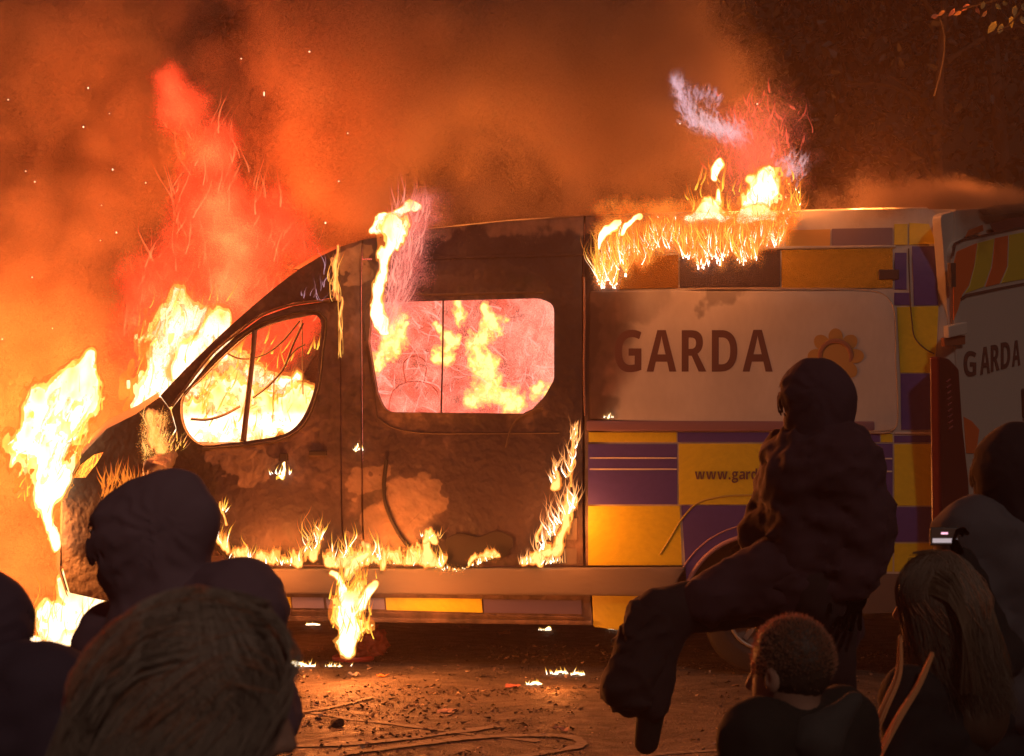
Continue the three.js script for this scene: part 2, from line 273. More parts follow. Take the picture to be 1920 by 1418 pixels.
// grey rub strip and the edges above and below it
part('rub_strip', plate(outline([[440, 1066], [1096, 1064], [1286, 1063], [1270, 1090], [1262, 1118], [1102, 1116], [480, 1112]], 0.02), [], 0.045, 0.05, 0.012), rubMat, van);
part('sill_step', [plate(outline([[500, 1143], [1096, 1156], [1097, 1159], [502, 1146]]), [], 0.014, 0.02, 0.002), plate(outline([[512, 1155], [1110, 1164], [1111, 1172], [525, 1164]]), [], 0.02, 0.025, 0.004)], paint, van);
part('waist_moulding', plate(outline([[1100, 789], [1640, 790], [1640, 808], [1100, 808]], 0.01), [], 0.018, 0.02, 0.006), std([0.24, 0.13, 0.17], 0.6), van);
part('roof_gutter', plate(outline([[698, 484], [1000, 477], [1470, 462], [1680, 460], [1680, 464], [1470, 467], [1000, 482], [698, 489]]), [], 0.014, 0.02, 0.003), paint, van);
// window surrounds: door frame seal, side window seal, creases of the burnt door
const onSide = (px, py, out = 0) => { const [x, y] = S(px, py, out); return V3(x, y, sideZ(x, y) + out); };
const sideTube = (pts, r, out = 0.004, seg = 40) => tube(pts.map(([a, b]) => onSide(a, b, out)), r, seg, 6);
part('door_seal', sideTube([[322, 762], [398, 664], [441, 628], [490, 592], [546, 572], [634, 561]], 0.008), steelBurnt, van);
part('window_seal', [sideTube([[345, 738], [421, 657], [470, 616], [520, 595], [594, 583], [610, 596], [606, 660], [596, 735], [570, 797], [535, 822], [470, 834], [380, 842]], 0.007)], charMat, van);
part('window_seal', sideTube([[684, 640], [684, 578], [700, 558], [860, 552], [1020, 548]], 0.007), steelBurnt, van);
part('window_seal', [sideTube([[706, 782], [732, 800], [780, 811], [900, 813], [1050, 812]], 0.005), sideTube([[688, 650], [700, 730], [708, 790]], 0.006)], steelBurnt, van);
part('seam_strip', sideTube([[1095, 520], [1096, 600], [1095, 700], [1097, 780]], 0.007), std([0.3, 0.17, 0.13], 0.6), van);
part('hanging_seal', sideTube([[724, 862], [720, 930], [734, 975], [764, 1022], [806, 1048], [850, 1068], [884, 1062]], 0.012, 0.03), rubberMat, van);
part('hanging_seal', sideTube([[1018, 762], [985, 775], [962, 795], [948, 840]], 0.006, 0.03), steelBurnt, van);
part('scorched_lining', plate(splineOutline([[838, 1012], [862, 1000], [900, 1006], [930, 996], [962, 1010], [950, 1042], [904, 1056], [884, 1080], [852, 1090], [836, 1066], [842, 1040]], 60), [], 0.02, 0.012, 0.003), charMat, van);
// door handles and the melted mirror stump
const boxOn = (px, py, w, h, d, out, r = 0.006) => { const p = onSide(px, py, out); return new RoundedBoxGeometry(w, h, d, 2, r).translate(p.x, p.y, p.z); };
part('door_handle', boxOn(596, 850, 0.11, 0.03, 0.03, 0.012), charMat, van);
part('door_handle', boxOn(532, 858, 0.05, 0.05, 0.03, 0.008), charMat, van);
part('wing_mirror', (() => { const a = onSide(312, 868, 0.04), b = onSide(290, 880, 0.12); return nets(sample((x, y, z) => smin(cap(x, y, z, a, b, 0.05, 0.075), cap(x, y, z, onSide(326, 850, 0), b, 0.03, 0.05), 0.05) + 0.025 * fbm(x * 16, y * 16, z * 16, 2), V3(a.x - 0.25, a.y - 0.25, a.z - 0.2), V3(a.x + 0.15, a.y + 0.2, a.z + 0.25), 0.012)); })(), std([0.16, 0.13, 0.11], 0.5), van);
part('divider_bar', taperTube([onSide(478, 618, -0.02), onSide(470, 700, -0.02), onSide(456, 828, -0.02)], [0.017, 0.017, 0.019], 12, 6), steelBurnt, van);
// --- the raised white panel with its lettering, the check blocks
const whitePanel = std([0.62, 0.58, 0.52], 0.5, { map: sidePaint, color: lin(1, 1, 1) });
part('side_panel', plate(outline([[1106, 546, 0.01], [1600, 546], [1676, 552, 0.14], [1684, 806, 0.07], [1640, 810], [1106, 786, 0.01]]), [], 0.014, 0.015, 0.006), whitePanel, van);
part('panel_trim', [sideTube([[1290, 541], [1480, 541], [1620, 544], [1660, 554], [1676, 580], [1680, 680], [1684, 780], [1680, 802], [1664, 811], [1630, 812]], 0.0045, 0.012, 70)], std([0.5, 0.38, 0.28], 0.5), van);
function block(quad, mat, out = 0.004) { part('livery_block', plate(outline(quad), [], out, 0.006, 0), mat, van); }
const Q = (x0, y0, x1, y1) => [[x0, y0], [x1, y0], [x1, y1], [x0, y1]];
block([[1182, 482], [1272, 478], [1272, 540], [1160, 542]], yellowScorched); block([[1275, 474], [1463, 469], [1463, 537], [1275, 539]], blueScorched);
block([[1474, 432], [1557, 430], [1557, 461], [1474, 463]], std([0.6, 0.36, 0.09], 0.6)); block([[1466, 469], [1674, 466], [1674, 540], [1466, 540]], yellowBlister); block([[1560, 429], [1674, 427], [1674, 459], [1560, 461]], std([0.2, 0.15, 0.2], 0.6));
block(Q(1677, 420, 1702, 459), yellowFilm); block([[1705, 418], [1742, 420], [1755, 457], [1705, 459]], yellowFilm);
block(Q(1678, 474, 1700, 543), blueFilm); block([[1710, 462], [1752, 462], [1760, 572], [1714, 573]], blueFilm); block(Q(1677, 549, 1707, 572), blueFilm);
block([[1682, 576], [1760, 574], [1757, 640], [1750, 699], [1688, 699]], yellowFilm); block([[1689, 701], [1748, 701], [1749, 806], [1690, 806]], blueFilm);
block(Q(1677, 817, 1750, 830), blueFilm); block(Q(1677, 833, 1751, 948), yellowFilm); block(Q(1677, 951, 1749, 1016), blueFilm); block(Q(1642, 951, 1674, 1072), yellowFilm);
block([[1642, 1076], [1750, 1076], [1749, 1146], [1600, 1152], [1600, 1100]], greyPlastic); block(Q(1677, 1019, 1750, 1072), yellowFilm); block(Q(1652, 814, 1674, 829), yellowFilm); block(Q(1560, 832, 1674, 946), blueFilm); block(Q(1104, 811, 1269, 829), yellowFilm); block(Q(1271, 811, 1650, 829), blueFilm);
block(Q(1103, 833, 1270, 946), blueFilm); block(Q(1273, 832, 1558, 946), yellowFilm); block([[1103, 949], [1275, 949], [1279, 1060], [1103, 1060]], yellowFilm);
{ const A = arch.filter((p) => p.x > S(1284, 1060)[0] && p.x < S(1560, 1060)[0]).map((p) => new THREE.Vector2(p.x, p.y + 0.006)); const o = outline([[1278, 948], [1558, 948], [1560, 1060]]); part('livery_block', plate([o[0], o[1], ...A.reverse()], [], 0.004, 0.006, 0), blueFilm, van); }
block([[497, 1119], [544, 1120], [546, 1140], [505, 1139]], yellowFilm); { const dull = std([0.24, 0.21, 0.34], 0.6); block([[547, 1120], [606, 1121], [608, 1141], [549, 1140]], dull); block([[611, 1121], [720, 1122], [722, 1143], [613, 1141]], dull); }
block([[723, 1121], [903, 1123], [905, 1149], [725, 1144]], yellowFilm); block([[906, 1124], [1090, 1126], [1091, 1152], [908, 1149]], std([0.1, 0.08, 0.17], 0.6));
block(Q(604, 1030, 640, 1058), greyPlastic, 0.01); block([[655, 1030], [690, 1030], [690, 1058], [655, 1058]], greyPlastic); block(Q(1040, 972, 1082, 1012), greyPlastic, 0.008); block(Q(1040, 1029, 1082, 1058), greyPlastic, 0.008);
for (const [x0, x1, y] of [[1106, 1269, 859], [1106, 1269, 880], [1590, 1673, 860], [1590, 1673, 884], [1678, 1748, 812], [1630, 1672, 811]]) part('livery_line', plate(outline(Q(x0, y - 1.4, x1, y + 1.4)), [], 0.0075, 0.004, 0), whiteLine, van);
part('livery_line', sideTube([[1704, 466], [1707, 560], [1710, 600], [1716, 634], [1735, 654], [1752, 664]], 0.0035, 0.006), std([0.08, 0.06, 0.05], 0.7), van);
part('livery_line', sideTube([[1751, 668], [1752, 760], [1754, 880], [1752, 1018]], 0.006, 0.004), whiteLine, van);
part('arch_lip', [tube(arch.filter((p) => p.y > 0.45).map((p) => V3(p.x, p.y, sideZ(p.x, p.y) + 0.006)), 0.014, 50, 8), tube(arch.filter((p) => p.y > 0.5).map((p) => V3((p.x - S(1425, 1160)[0]) * 1.14 + S(1425, 1160)[0], (p.y - S(1425, 1160)[1]) * 1.13 + S(1425, 1160)[1], sideZ(p.x, p.y) + 0.006)), 0.006, 50, 6)], std([0.34, 0.2, 0.24], 0.55), van);
part('wheel_flare', sideTube([[1238, 1040], [1258, 1008], [1280, 972], [1308, 944], [1352, 932], [1430, 928]], 0.007, 0.003), std([0.42, 0.33, 0.06], 0.5), van);
part('vent_slot', boxOn(1667, 515, 0.12, 0.06, 0.02, 0.004), std([0.08, 0.05, 0.05], 0.6), van);
const font = await new FontLoader().loadAsync('fonts/droid/droid_sans_bold.typeface.json');
function lettering(text, x0, yBase, x1, yTop, mat, name, gapPx) {
  // each letter is set where it stands and bent to the side
  const hgt = S(x0, yTop)[1] - S(x0, yBase)[1], gs = []; let pen = 0; const letters = [...text].map((ch) => { const g = new TextGeometry(ch, { font, size: 1, depth: 0.01, curveSegments: 6 }); g.computeBoundingBox(); const b = g.boundingBox, w = b.max.x - b.min.x; const o = { g, w, b, at: pen }; pen += w + gapPx; return o; });
  const X0 = S(x0, yBase)[0], X1 = S(x1, yBase)[0], total = pen - gapPx, ref = 0.72;
  for (const { g, b, at } of letters) { g.translate(-b.min.x + at, 0, 0); g.scale((X1 - X0) / total, hgt / ref, 1); const p = g.attributes.position; for (let i = 0; i < p.count; i++) { const x = p.getX(i) + X0, y = p.getY(i) + S(lerp(x0, x1, (x - X0) / (X1 - X0)), yBase)[1]; p.setXYZ(i, x, y, sideZ(x, y) + 0.0149 + p.getZ(i) * 0.05); } g.computeVertexNormals(); }
  return letters.map(({ g }) => part(name, g, mat, van));
}
lettering('GARDA', 1153, 697, 1449, 641, std([0.11, 0.05, 0.05], 0.6), 'letter', 0.16);
part('web_address', lettering('www.garda.ie', 1303, 899, 1458, 885, std([0.11, 0.06, 0.06], 0.6), 'letter', 0.1).map((m) => { van.remove(m); return m.geometry.translate(0, 0, -0.008); }), std([0.12, 0.06, 0.06], 0.6), van);
// the round star badge beside the lettering
{
  const c = S(1567, 668), R = 0.165, gold = std([0.46, 0.27, 0.08], 0.5), rim = std([0.3, 0.14, 0.09], 0.5);
  const at = (sh, out, m, nm) => { const g = new THREE.ExtrudeGeometry(sh, { depth: 0.003, bevelEnabled: false, curveSegments: 20 }), p = g.attributes.position; for (let i = 0; i < p.count; i++) { const x = p.getX(i) + c[0], y = p.getY(i) + c[1]; p.setXYZ(i, x, y, p.getZ(i) + sideZ(x, y) + out); } g.computeVertexNormals(); return part(nm, g, m, van); };
  const star = new THREE.Shape(); for (let k = 0; k < 96; k++) { const a = k / 96 * 6.2832, l = Math.abs(Math.cos(4 * a)), r = R * (0.66 + 0.34 * Math.pow(l, 0.7)); k ? star.lineTo(Math.cos(a + Math.PI / 8 * 0) * r, Math.sin(a) * r) : star.moveTo(r, 0); }
  at(star, 0.0145, gold, 'badge_star');
  part('badge_ring', new THREE.TorusGeometry(R * 0.55, R * 0.085, 8, 48).scale(1, 1, 0.15).translate(c[0], c[1], sideZ(c[0], c[1]) + 0.0175), rim, van);
  at(new THREE.Shape().absarc(0, 0, R * 0.4, 0, 6.2832), 0.0165, std([0.4, 0.24, 0.14], 0.5), 'badge_disc');
  for (let k = 0; k < 8; k++) { const a = k / 8 * 6.2832, sh = new THREE.Shape().absellipse(Math.cos(a) * R * 0.8, Math.sin(a) * R * 0.8, R * 0.12, R * 0.08, 0, 6.2832, false, a); at(sh, 0.0165, rim, 'badge_petal'); }
  for (let k = 0; k < 3; k++) { const sh = new THREE.Shape().absellipse((k - 1) * R * 0.17, (k === 1 ? 0.08 : -0.05) * R, R * 0.06, R * 0.2, 0, 6.2832, false, (1 - k) * 0.5); at(sh, 0.0185, rim, 'badge_device'); }
}
// --- roof, far side, floor, front and tail
const W = 1.98;
const roofPts = [...roofLine, [800, 430], [950, 415], [1100, 405], [1300, 400], [1480, 397], [1620, 393], [1740, 391]].map(([a, b]) => S(a, b));
function roofSheet(i0, i1, crown, drop = 0) {
  const pos = [], idx = [], uv = [], m = 14; const pts = roofPts.slice(i0, i1);
  pts.forEach(([x, y], i) => { const z0 = sideZ(x, y), z1 = -W - z0; for (let j = 0; j <= m; j++) { const t = j / m; pos.push(x, y - drop + crown * Math.sin(Math.PI * t) ** 0.7, lerp(z0, z1, t)); uv.push((x + 3) / 6, Math.min(0.99, y / 3)); } });
  for (let i = 0; i < pts.length - 1; i++) for (let j = 0; j < m; j++) { const a = i * (m + 1) + j, b = a + m + 1; idx.push(a, b, a + 1, b, b + 1, a + 1); }
  const g = new THREE.BufferGeometry(); g.setAttribute('position', new THREE.Float32BufferAttribute(pos, 3)); g.setAttribute('uv', new THREE.Float32BufferAttribute(uv, 2)); g.setIndex(idx); g.computeVertexNormals(); return g;
}
part('roof', [roofSheet(7, 17, 0.05), roofSheet(7, 17, 0.02, 0.04)], paint, van);
const farMat = std([0.06, 0.045, 0.038], 0.8);
{
  const q = (pts) => pts.map(([a, b]) => new THREE.Vector2(...S(a, b)));
  const sh = new THREE.Shape(q([...roofLine.slice(3), [950, 415], [1300, 400], [1757, 392], [1757, 1150], [470, 1150], [330, 1000], [330, 850], [440, 603]].slice(0, -1))); sh.holes.push(new THREE.Path(q([[430, 700], [470, 630], [590, 600], [580, 760], [450, 810]])));
  part('far_side', new THREE.ExtrudeGeometry(sh, { depth: 0.04, bevelEnabled: false }).translate(0, 0, -W + 0.02), farMat, van);
}
const fl = [S(330, 1075), S(1750, 1075)];
part('floor', new THREE.BoxGeometry(fl[1][0] - fl[0][0], 0.05, W - 0.16).translate((fl[0][0] + fl[1][0]) / 2, fl[0][1], -W / 2), farMat, van);
part('bulkhead', new THREE.BoxGeometry(0.04, 1.7, W - 0.2).translate(S(1062, 800)[0], 1.5, -W / 2), farMat, van);
// bonnet and windscreen frame, swept from near to far
function sweepAcross(pts, crown, thick) { const f = (dy) => { const pos = [], idx = [], m = 12; pts.forEach(([a, b]) => { const [x, y] = S(a, b), z0 = sideZ(x, y); for (let j = 0; j <= m; j++) { const t = j / m; pos.push(x - 0.22 * Math.sin(Math.PI * t), y + dy + crown * Math.sin(Math.PI * t), lerp(z0, -W - z0, t)); } }); for (let i = 0; i < pts.length - 1; i++) for (let j = 0; j < m; j++) { const a = i * (m + 1) + j, b = a + m + 1; idx.push(a, b, a + 1, b, b + 1, a + 1); } const g = new THREE.BufferGeometry(); g.setAttribute('position', new THREE.Float32BufferAttribute(pos, 3)); g.setIndex(idx); g.computeVertexNormals(); return g; }; return [f(0), f(-thick)]; }
part('bonnet', sweepAcross([[150, 856], [200, 806], [255, 778], [300, 748]], 0.06, 0.02), steelBurnt, van);
part('front_grille', sweepAcross([[120, 915], [118, 960], [117, 1010]], 0, 0.02), charMat, van);
part('front_bumper', sweepAcross([[113, 1012], [112, 1060], [128, 1112]], 0, 0.03), charMat, van);
part('windscreen_header', sweepAcross([[560, 505], [600, 481], [640, 462]], 0.04, 0.03), steelBurnt, van);
part('far_pillar', tube([[300, 742], [400, 640], [480, 568], [560, 505]].map(([a, b]) => { const [x, y] = S(a, b); return V3(x, y, -W + 0.12); }), 0.04, 20, 8), steelBurnt, van);
// tail: corner post, lamp, hinge, and the rear door seen at an angle
const L = S(1757, 700)[0];
const tailDir = V3(Math.cos(0.98), 0, -Math.sin(0.98)).transformDirection(vanInv);         // across the tail, away from the camera
const tailO = V3(S(1786, 700)[0], 0, sideZ(S(1757, 700)[0], 1.8) - 0.03), tailN = V3(-tailDir.z, 0, tailDir.x).negate(); if (tailN.z < 0) tailN.negate();
const tailBasis = new THREE.Matrix4().makeBasis(tailDir, V3(0, 1, 0), tailN).setPosition(tailO), tailInv = tailBasis.clone().invert();
function T(px, py) { const d = V3((px - 960) / FOCAL, -(py - 709) / FOCAL, -1).transformDirection(vanInv).transformDirection(tailInv), o = camLocal.clone().applyMatrix4(tailInv); const p = o.addScaledVector(d, -o.z / d.z); return [p.x, p.y]; }
function tailPlate(pts, out, thick, r = 0, bevel = 0.003) { const g = new THREE.ExtrudeGeometry(new THREE.Shape(smoothPoly(pts.map(([a, b, k]) => k === undefined ? T(a, b) : [...T(a, b), k]), r)), { depth: thick - bevel, bevelEnabled: bevel > 0, bevelThickness: bevel, bevelSize: bevel, bevelOffset: -bevel, bevelSegments: 2 }); return g.translate(0, 0, out - thick).applyMatrix4(tailBasis); }
const tailWhite = std([0.52, 0.47, 0.41], 0.5, { bumpMap: asphaltBump, bumpScale: 0.0015 }), orangeFilm = std([0.75, 0.16, 0.04], 0.5), tailYellow = std([0.62, 0.5, 0.05], 0.5);
{
  const a = V3(L, 0.55, sideZ(L, 1)), pos = [], idx = [], n = 10, ys = [[1745, 392], [1757, 470], [1762, 580], [1757, 660], [1751, 760], [1752, 1040], [1750, 1150]];
  ys.forEach(([px, py]) => { const [x, y] = S(px, py), z = sideZ(x, y), q = V3(...T(1792, py), 0).applyMatrix4(tailBasis); const y2 = q.y; for (let j = 0; j <= n; j++) { const t = j / n, s = t * t; pos.push(lerp(x, q.x, t), lerp(y, y2, t), lerp(z, q.z, s)); } });
  for (let i = 0; i < ys.length - 1; i++) for (let j = 0; j < n; j++) { const k = i * (n + 1) + j, m = k + n + 1; idx.push(k, m, k + 1, m, m + 1, k + 1); }
  const g = new THREE.BufferGeometry(); g.setAttribute('position', new THREE.Float32BufferAttribute(pos, 3)); g.setIndex(idx); g.computeVertexNormals(); part('corner_post', g, tailWhite, van);
}
part('tail_frame', tailPlate([[1770, 404, 0.04], [1800, 394], [2060, 372], [2060, 1150], [1792, 1150], [1790, 700], [1778, 500]], -0.02, 0.05), tailWhite, van);
part('tail_roof_edge', tailPlate([[1838, 392], [1870, 385], [2060, 366], [2060, 390], [1880, 400], [1850, 404]], 0.03, 0.06, 0.01), std([0.06, 0.045, 0.04], 0.6), van);
const rd = part('rear_door', tailPlate([[1781, 470, 0.03], [1790, 452, 0.05], [1900, 430], [2040, 404, 0.05], [2040, 1120], [1796, 1120], [1792, 700]], 0.012, 0.035, 0, 0.006), tailWhite, van);
const rdInv = () => {};
for (const [pts, m] of [[[[1783, 500, 0.03], [1790, 472, 0.02], [1828, 456], [1822, 500], [1812, 536], [1800, 552], [1792, 580], [1784, 600]], orangeFilm], [[[1830, 456], [1860, 448], [1854, 500], [1840, 538], [1806, 550], [1815, 536], [1824, 500]], tailYellow], [[[1862, 447], [1886, 442], [1884, 500], [1870, 532], [1844, 538], [1857, 500]], orangeFilm], [[[1889, 441], [1936, 432], [1934, 520], [1874, 531], [1887, 500]], tailYellow], [[[1806, 445], [1812, 432], [1838, 422], [1840, 433]], std([0.45, 0.12, 0.04], 0.6)], [[[1852, 420], [1880, 412], [1950, 400], [1950, 418], [1860, 436]], std([0.16, 0.06, 0.05], 0.6)], [[[1803, 782], [1818, 790], [1832, 806], [1826, 850], [1808, 850]], orangeFilm]]) part('chevron_stripe', tailPlate(pts, 0.016, 0.004, 0, 0), m, rd);
part('window_line', tailPlate([[1796, 560], [1806, 552], [1870, 539], [1960, 522], [1960, 526], [1872, 543], [1808, 557], [1798, 564]], 0.018, 0.006, 0, 0), std([0.1, 0.06, 0.05], 0.7), rd);
part('window_line', tailPlate([[1780, 480], [1784, 456], [1800, 448], [1900, 427], [1960, 416], [1960, 419], [1900, 430], [1802, 451], [1787, 459], [1783, 480]], 0.02, 0.006, 0, 0), std([0.1, 0.06, 0.05], 0.7), rd);
{ // the same word on the rear door
  const rows = [['G', 1803, 1826, 656, 707, 660, 705], ['A', 1834, 1852, 652, 703, 649, 700], ['R', 1854, 1870, 648, 698, 645, 694], ['D', 1873, 1890, 643, 693, 640, 690], ['A', 1894, 1909, 640, 688, 637, 685]];
  for (const [ch, xa, xb, ta, ba, tb, bb] of rows) { const g = new TextGeometry(ch, { font, size: 1, depth: 0.004, curveSegments: 6 }); g.computeBoundingBox(); const b = g.boundingBox, p = g.attributes.position; for (let i = 0; i < p.count; i++) { const u = (p.getX(i) - b.min.x) / (b.max.x - b.min.x), v = (p.getY(i) - b.min.y) / (b.max.y - b.min.y), q = T(lerp(xa, xb, u), lerp(lerp(ba, bb, u), lerp(ta, tb, u), v)); p.setXYZ(i, q[0], q[1], 0.0125 + p.getZ(i)); } g.applyMatrix4(tailBasis); g.computeVertexNormals(); part('letter', g, std([0.1, 0.05, 0.045], 0.6), rd); }
}
part('door_handle', tailPlate([[1911, 730, 0.02], [1930, 722, 0.02], [1932, 780, 0.02], [1913, 784, 0.02]], 0.04, 0.03, 0.02, 0.008), std([0.03, 0.025, 0.025], 0.3), rd);
part('hinge', tailPlate([[1763, 610], [1798, 604], [1798, 628], [1763, 634]], 0.055, 0.03, 0.005, 0.006), std([0.6, 0.55, 0.48], 0.5), van);
part('hinge_plate', tailPlate([[1760, 634], [1800, 629], [1800, 646], [1762, 650]], 0.035, 0.02, 0, 0.003), std([0.3, 0.1, 0.05], 0.6), van);
part('door_latch', tailPlate([[1771, 492], [1781, 494], [1781, 540], [1772, 538]], 0.04, 0.02, 0.004, 0.003), std([0.1, 0.06, 0.05], 0.5), van);
const lampGlass = new THREE.MeshPhysicalMaterial({ color: lin(0.1, 0.006, 0.009), roughness: 0.3, clearcoat: 0.6, clearcoatRoughness: 0.2 });
const lamp = part('tail_lamp', tailPlate([[1752, 668, 0.02], [1772, 673], [1790, 692, 0.02], [1797, 800], [1808, 900], [1814, 1020], [1756, 1020]], 0.03, 0.05, 0.01, 0.012), lampGlass, van);
part('lamp_rib', [...Array(9)].map((_, k) => tailPlate([[1764 + k * 0.6, 716 + k * 11], [1772 + k * 0.6, 710 + k * 11], [1773 + k * 0.6, 712 + k * 11], [1765 + k * 0.6, 718 + k * 11]], 0.036, 0.008, 0, 0.001)), std([0.34, 0.1, 0.1], 0.2), lamp);
part('rear_bumper', tailPlate([[1752, 1030], [2050, 1020], [2050, 1120], [1752, 1140]], 0.08, 0.1, 0.02, 0.01), rubMat, van);
// wheels
function wheel(px, py, zc, burnt) {
  const [x, y] = S(px, py), R = Math.max(0.3, y), g = thingPart('wheel', van, V3(x, R, zc));
  const prof = [[0.19, -0.1], [0.24, -0.115], [R - 0.03, -0.11], [R - 0.008, -0.085], [R, -0.04], [R, 0.04], [R - 0.008, 0.085], [R - 0.03, 0.11], [0.24, 0.115], [0.19, 0.1], [0.185, 0]].map(([a, b]) => new THREE.Vector2(a, b));
  part('tyre', new THREE.LatheGeometry(prof, 48).rotateX(Math.PI / 2), rubberMat, g);
  const spokes = []; for (let k = 0; k < 10; k++) spokes.push(new RoundedBoxGeometry(0.035, 0.1, 0.02, 2, 0.006).translate(0, 0.12, 0.07).rotateZ(k / 10 * 6.2832));
  part('rim', [new THREE.TorusGeometry(0.185, 0.012, 8, 40).translate(0, 0, 0.1), new THREE.CylinderGeometry(0.18, 0.18, 0.02, 32).rotateX(Math.PI / 2).translate(0, 0, 0.02), new THREE.CylinderGeometry(0.06, 0.07, 0.06, 20).rotateX(Math.PI / 2).translate(0, 0, 0.07), ...spokes], std(burnt ? [0.1, 0.07, 0.055] : [0.36, 0.33, 0.3], 0.45, { metalness: 0.5 }), g);
}
function thingPart(name, parent, pos) { const o = new THREE.Group(); o.name = name; o.position.copy(pos); parent.add(o); return o; }
wheel(1427, 1160, -0.17, false); wheel(336, 1150, -0.22, true); wheel(1427, 1160, -W + 0.17, false); wheel(336, 1150, -W + 0.22, true);
part('chassis', [new THREE.BoxGeometry(4.6, 0.14, 0.12).translate(-0.1, 0.4, -0.55), new THREE.BoxGeometry(4.6, 0.14, 0.12).translate(-0.1, 0.4, -1.4), new THREE.CylinderGeometry(0.05, 0.05, 1.5, 10).rotateX(Math.PI / 2).translate(S(1427, 1160)[0], 0.36, -0.98), new THREE.BoxGeometry(1.3, 0.05, 1.7).translate(S(1427, 1160)[0] + 0.5, 0.66, -1)], charMat, van);
part('arch_liner', new THREE.CylinderGeometry(0.5, 0.5, 0.34, 28, 1, true, Math.PI * 0.5, Math.PI).rotateX(Math.PI / 2).rotateZ(0).translate(S(1427, 1160)[0], S(1427, 1160)[1], -0.2), charMat, van);
// burnt-out inside: wires, seat frames, wheel, a post of the far side
const inV = (px, py, z) => { const d = V3((px - 960) / FOCAL, -(py - 709) / FOCAL, -1).transformDirection(vanInv); return camLocal.clone().addScaledVector(d, (z - camLocal.z) / d.z); };
const wire = (pts, z, r) => tube(pts.map(([a, b]) => inV(a, b, z)), r, 24, 5);
for (const [pts, z, r] of [[[[424, 662], [446, 672], [468, 673], [500, 663], [530, 640], [562, 602]], -0.3, 0.006], [[[474, 746], [505, 722], [532, 690], [548, 650], [568, 606]], -0.35, 0.008], [[[358, 786], [388, 787], [420, 778], [450, 762]], -0.4, 0.009], [[[566, 600], [567, 660], [568, 740]], -0.5, 0.004], [[[510, 810], [512, 770], [514, 700]], -0.6, 0.004], [[[540, 672], [556, 655], [572, 646]], -0.4, 0.005]]) part('hanging_wire', wire(pts, z, r), charMat, van);
part('far_post', wire([[831, 558], [830, 660], [827, 780]], -0.16, 0.0055), std([0.05, 0.012, 0.01], 0.9), van);
{ const seat = thingPart('seat', van, inV(778, 880, -0.5)); const s = inV(778, 880, -0.5); part('seat_frame', [tube([V3(-0.16, 0, 0), V3(-0.14, 0.5, 0), V3(0, 0.56, 0), V3(0.14, 0.5, 0), V3(0.16, 0, 0)], 0.004, 24, 6), tube([V3(-0.06, 0.55, 0), V3(-0.07, 0.68, 0), V3(0, 0.72, 0), V3(0.07, 0.68, 0), V3(0.06, 0.55, 0)], 0.004, 24, 6)], std([0.3, 0.05, 0.03], 0.9), seat); }
part('steering_wheel', new THREE.TorusGeometry(0.19, 0.014, 8, 36).rotateY(Math.PI / 2).rotateZ(-0.5).translate(...inV(400, 800, -1.4).toArray()), charMat, van);
part('dashboard', [new RoundedBoxGeometry(0.4, 0.3, W - 0.4, 3, 0.06).translate(S(345, 850)[0], S(345, 880)[1], -W / 2)], charMat, van);
// ---------------------------------------------------------------- fire
const flameMat = new THREE.MeshBasicMaterial({ vertexColors: true, transparent: true, side: THREE.DoubleSide });
const coreMat = new THREE.MeshBasicMaterial({ vertexColors: true, side: THREE.DoubleSide });
const HOT = [5.5, 4.7, 3.6], YEL = [2.2, 1.15, 0.12], ORA = [1.25, 0.3, 0.03], RED = [0.9, 0.07, 0.02], PINK = [0.95, 0.2, 0.15];
const mix3 = (a, b, t) => [lerp(a[0], b[0], t), lerp(a[1], b[1], t), lerp(a[2], b[2], t)];
const ramp = (t, ...cs) => { t = clamp(t, 0, 0.9999) * (cs.length - 1); const i = Math.floor(t); return mix3(cs[i], cs[i + 1], t - i); };
function fireLight(pos, color, power, radius = 10) { const l = new THREE.PointLight(lin(...color), power); l.position.copy(pos); l.shadow.radius = radius; l.castShadow = true; l.name = 'fire'; scene.add(l); return l; }
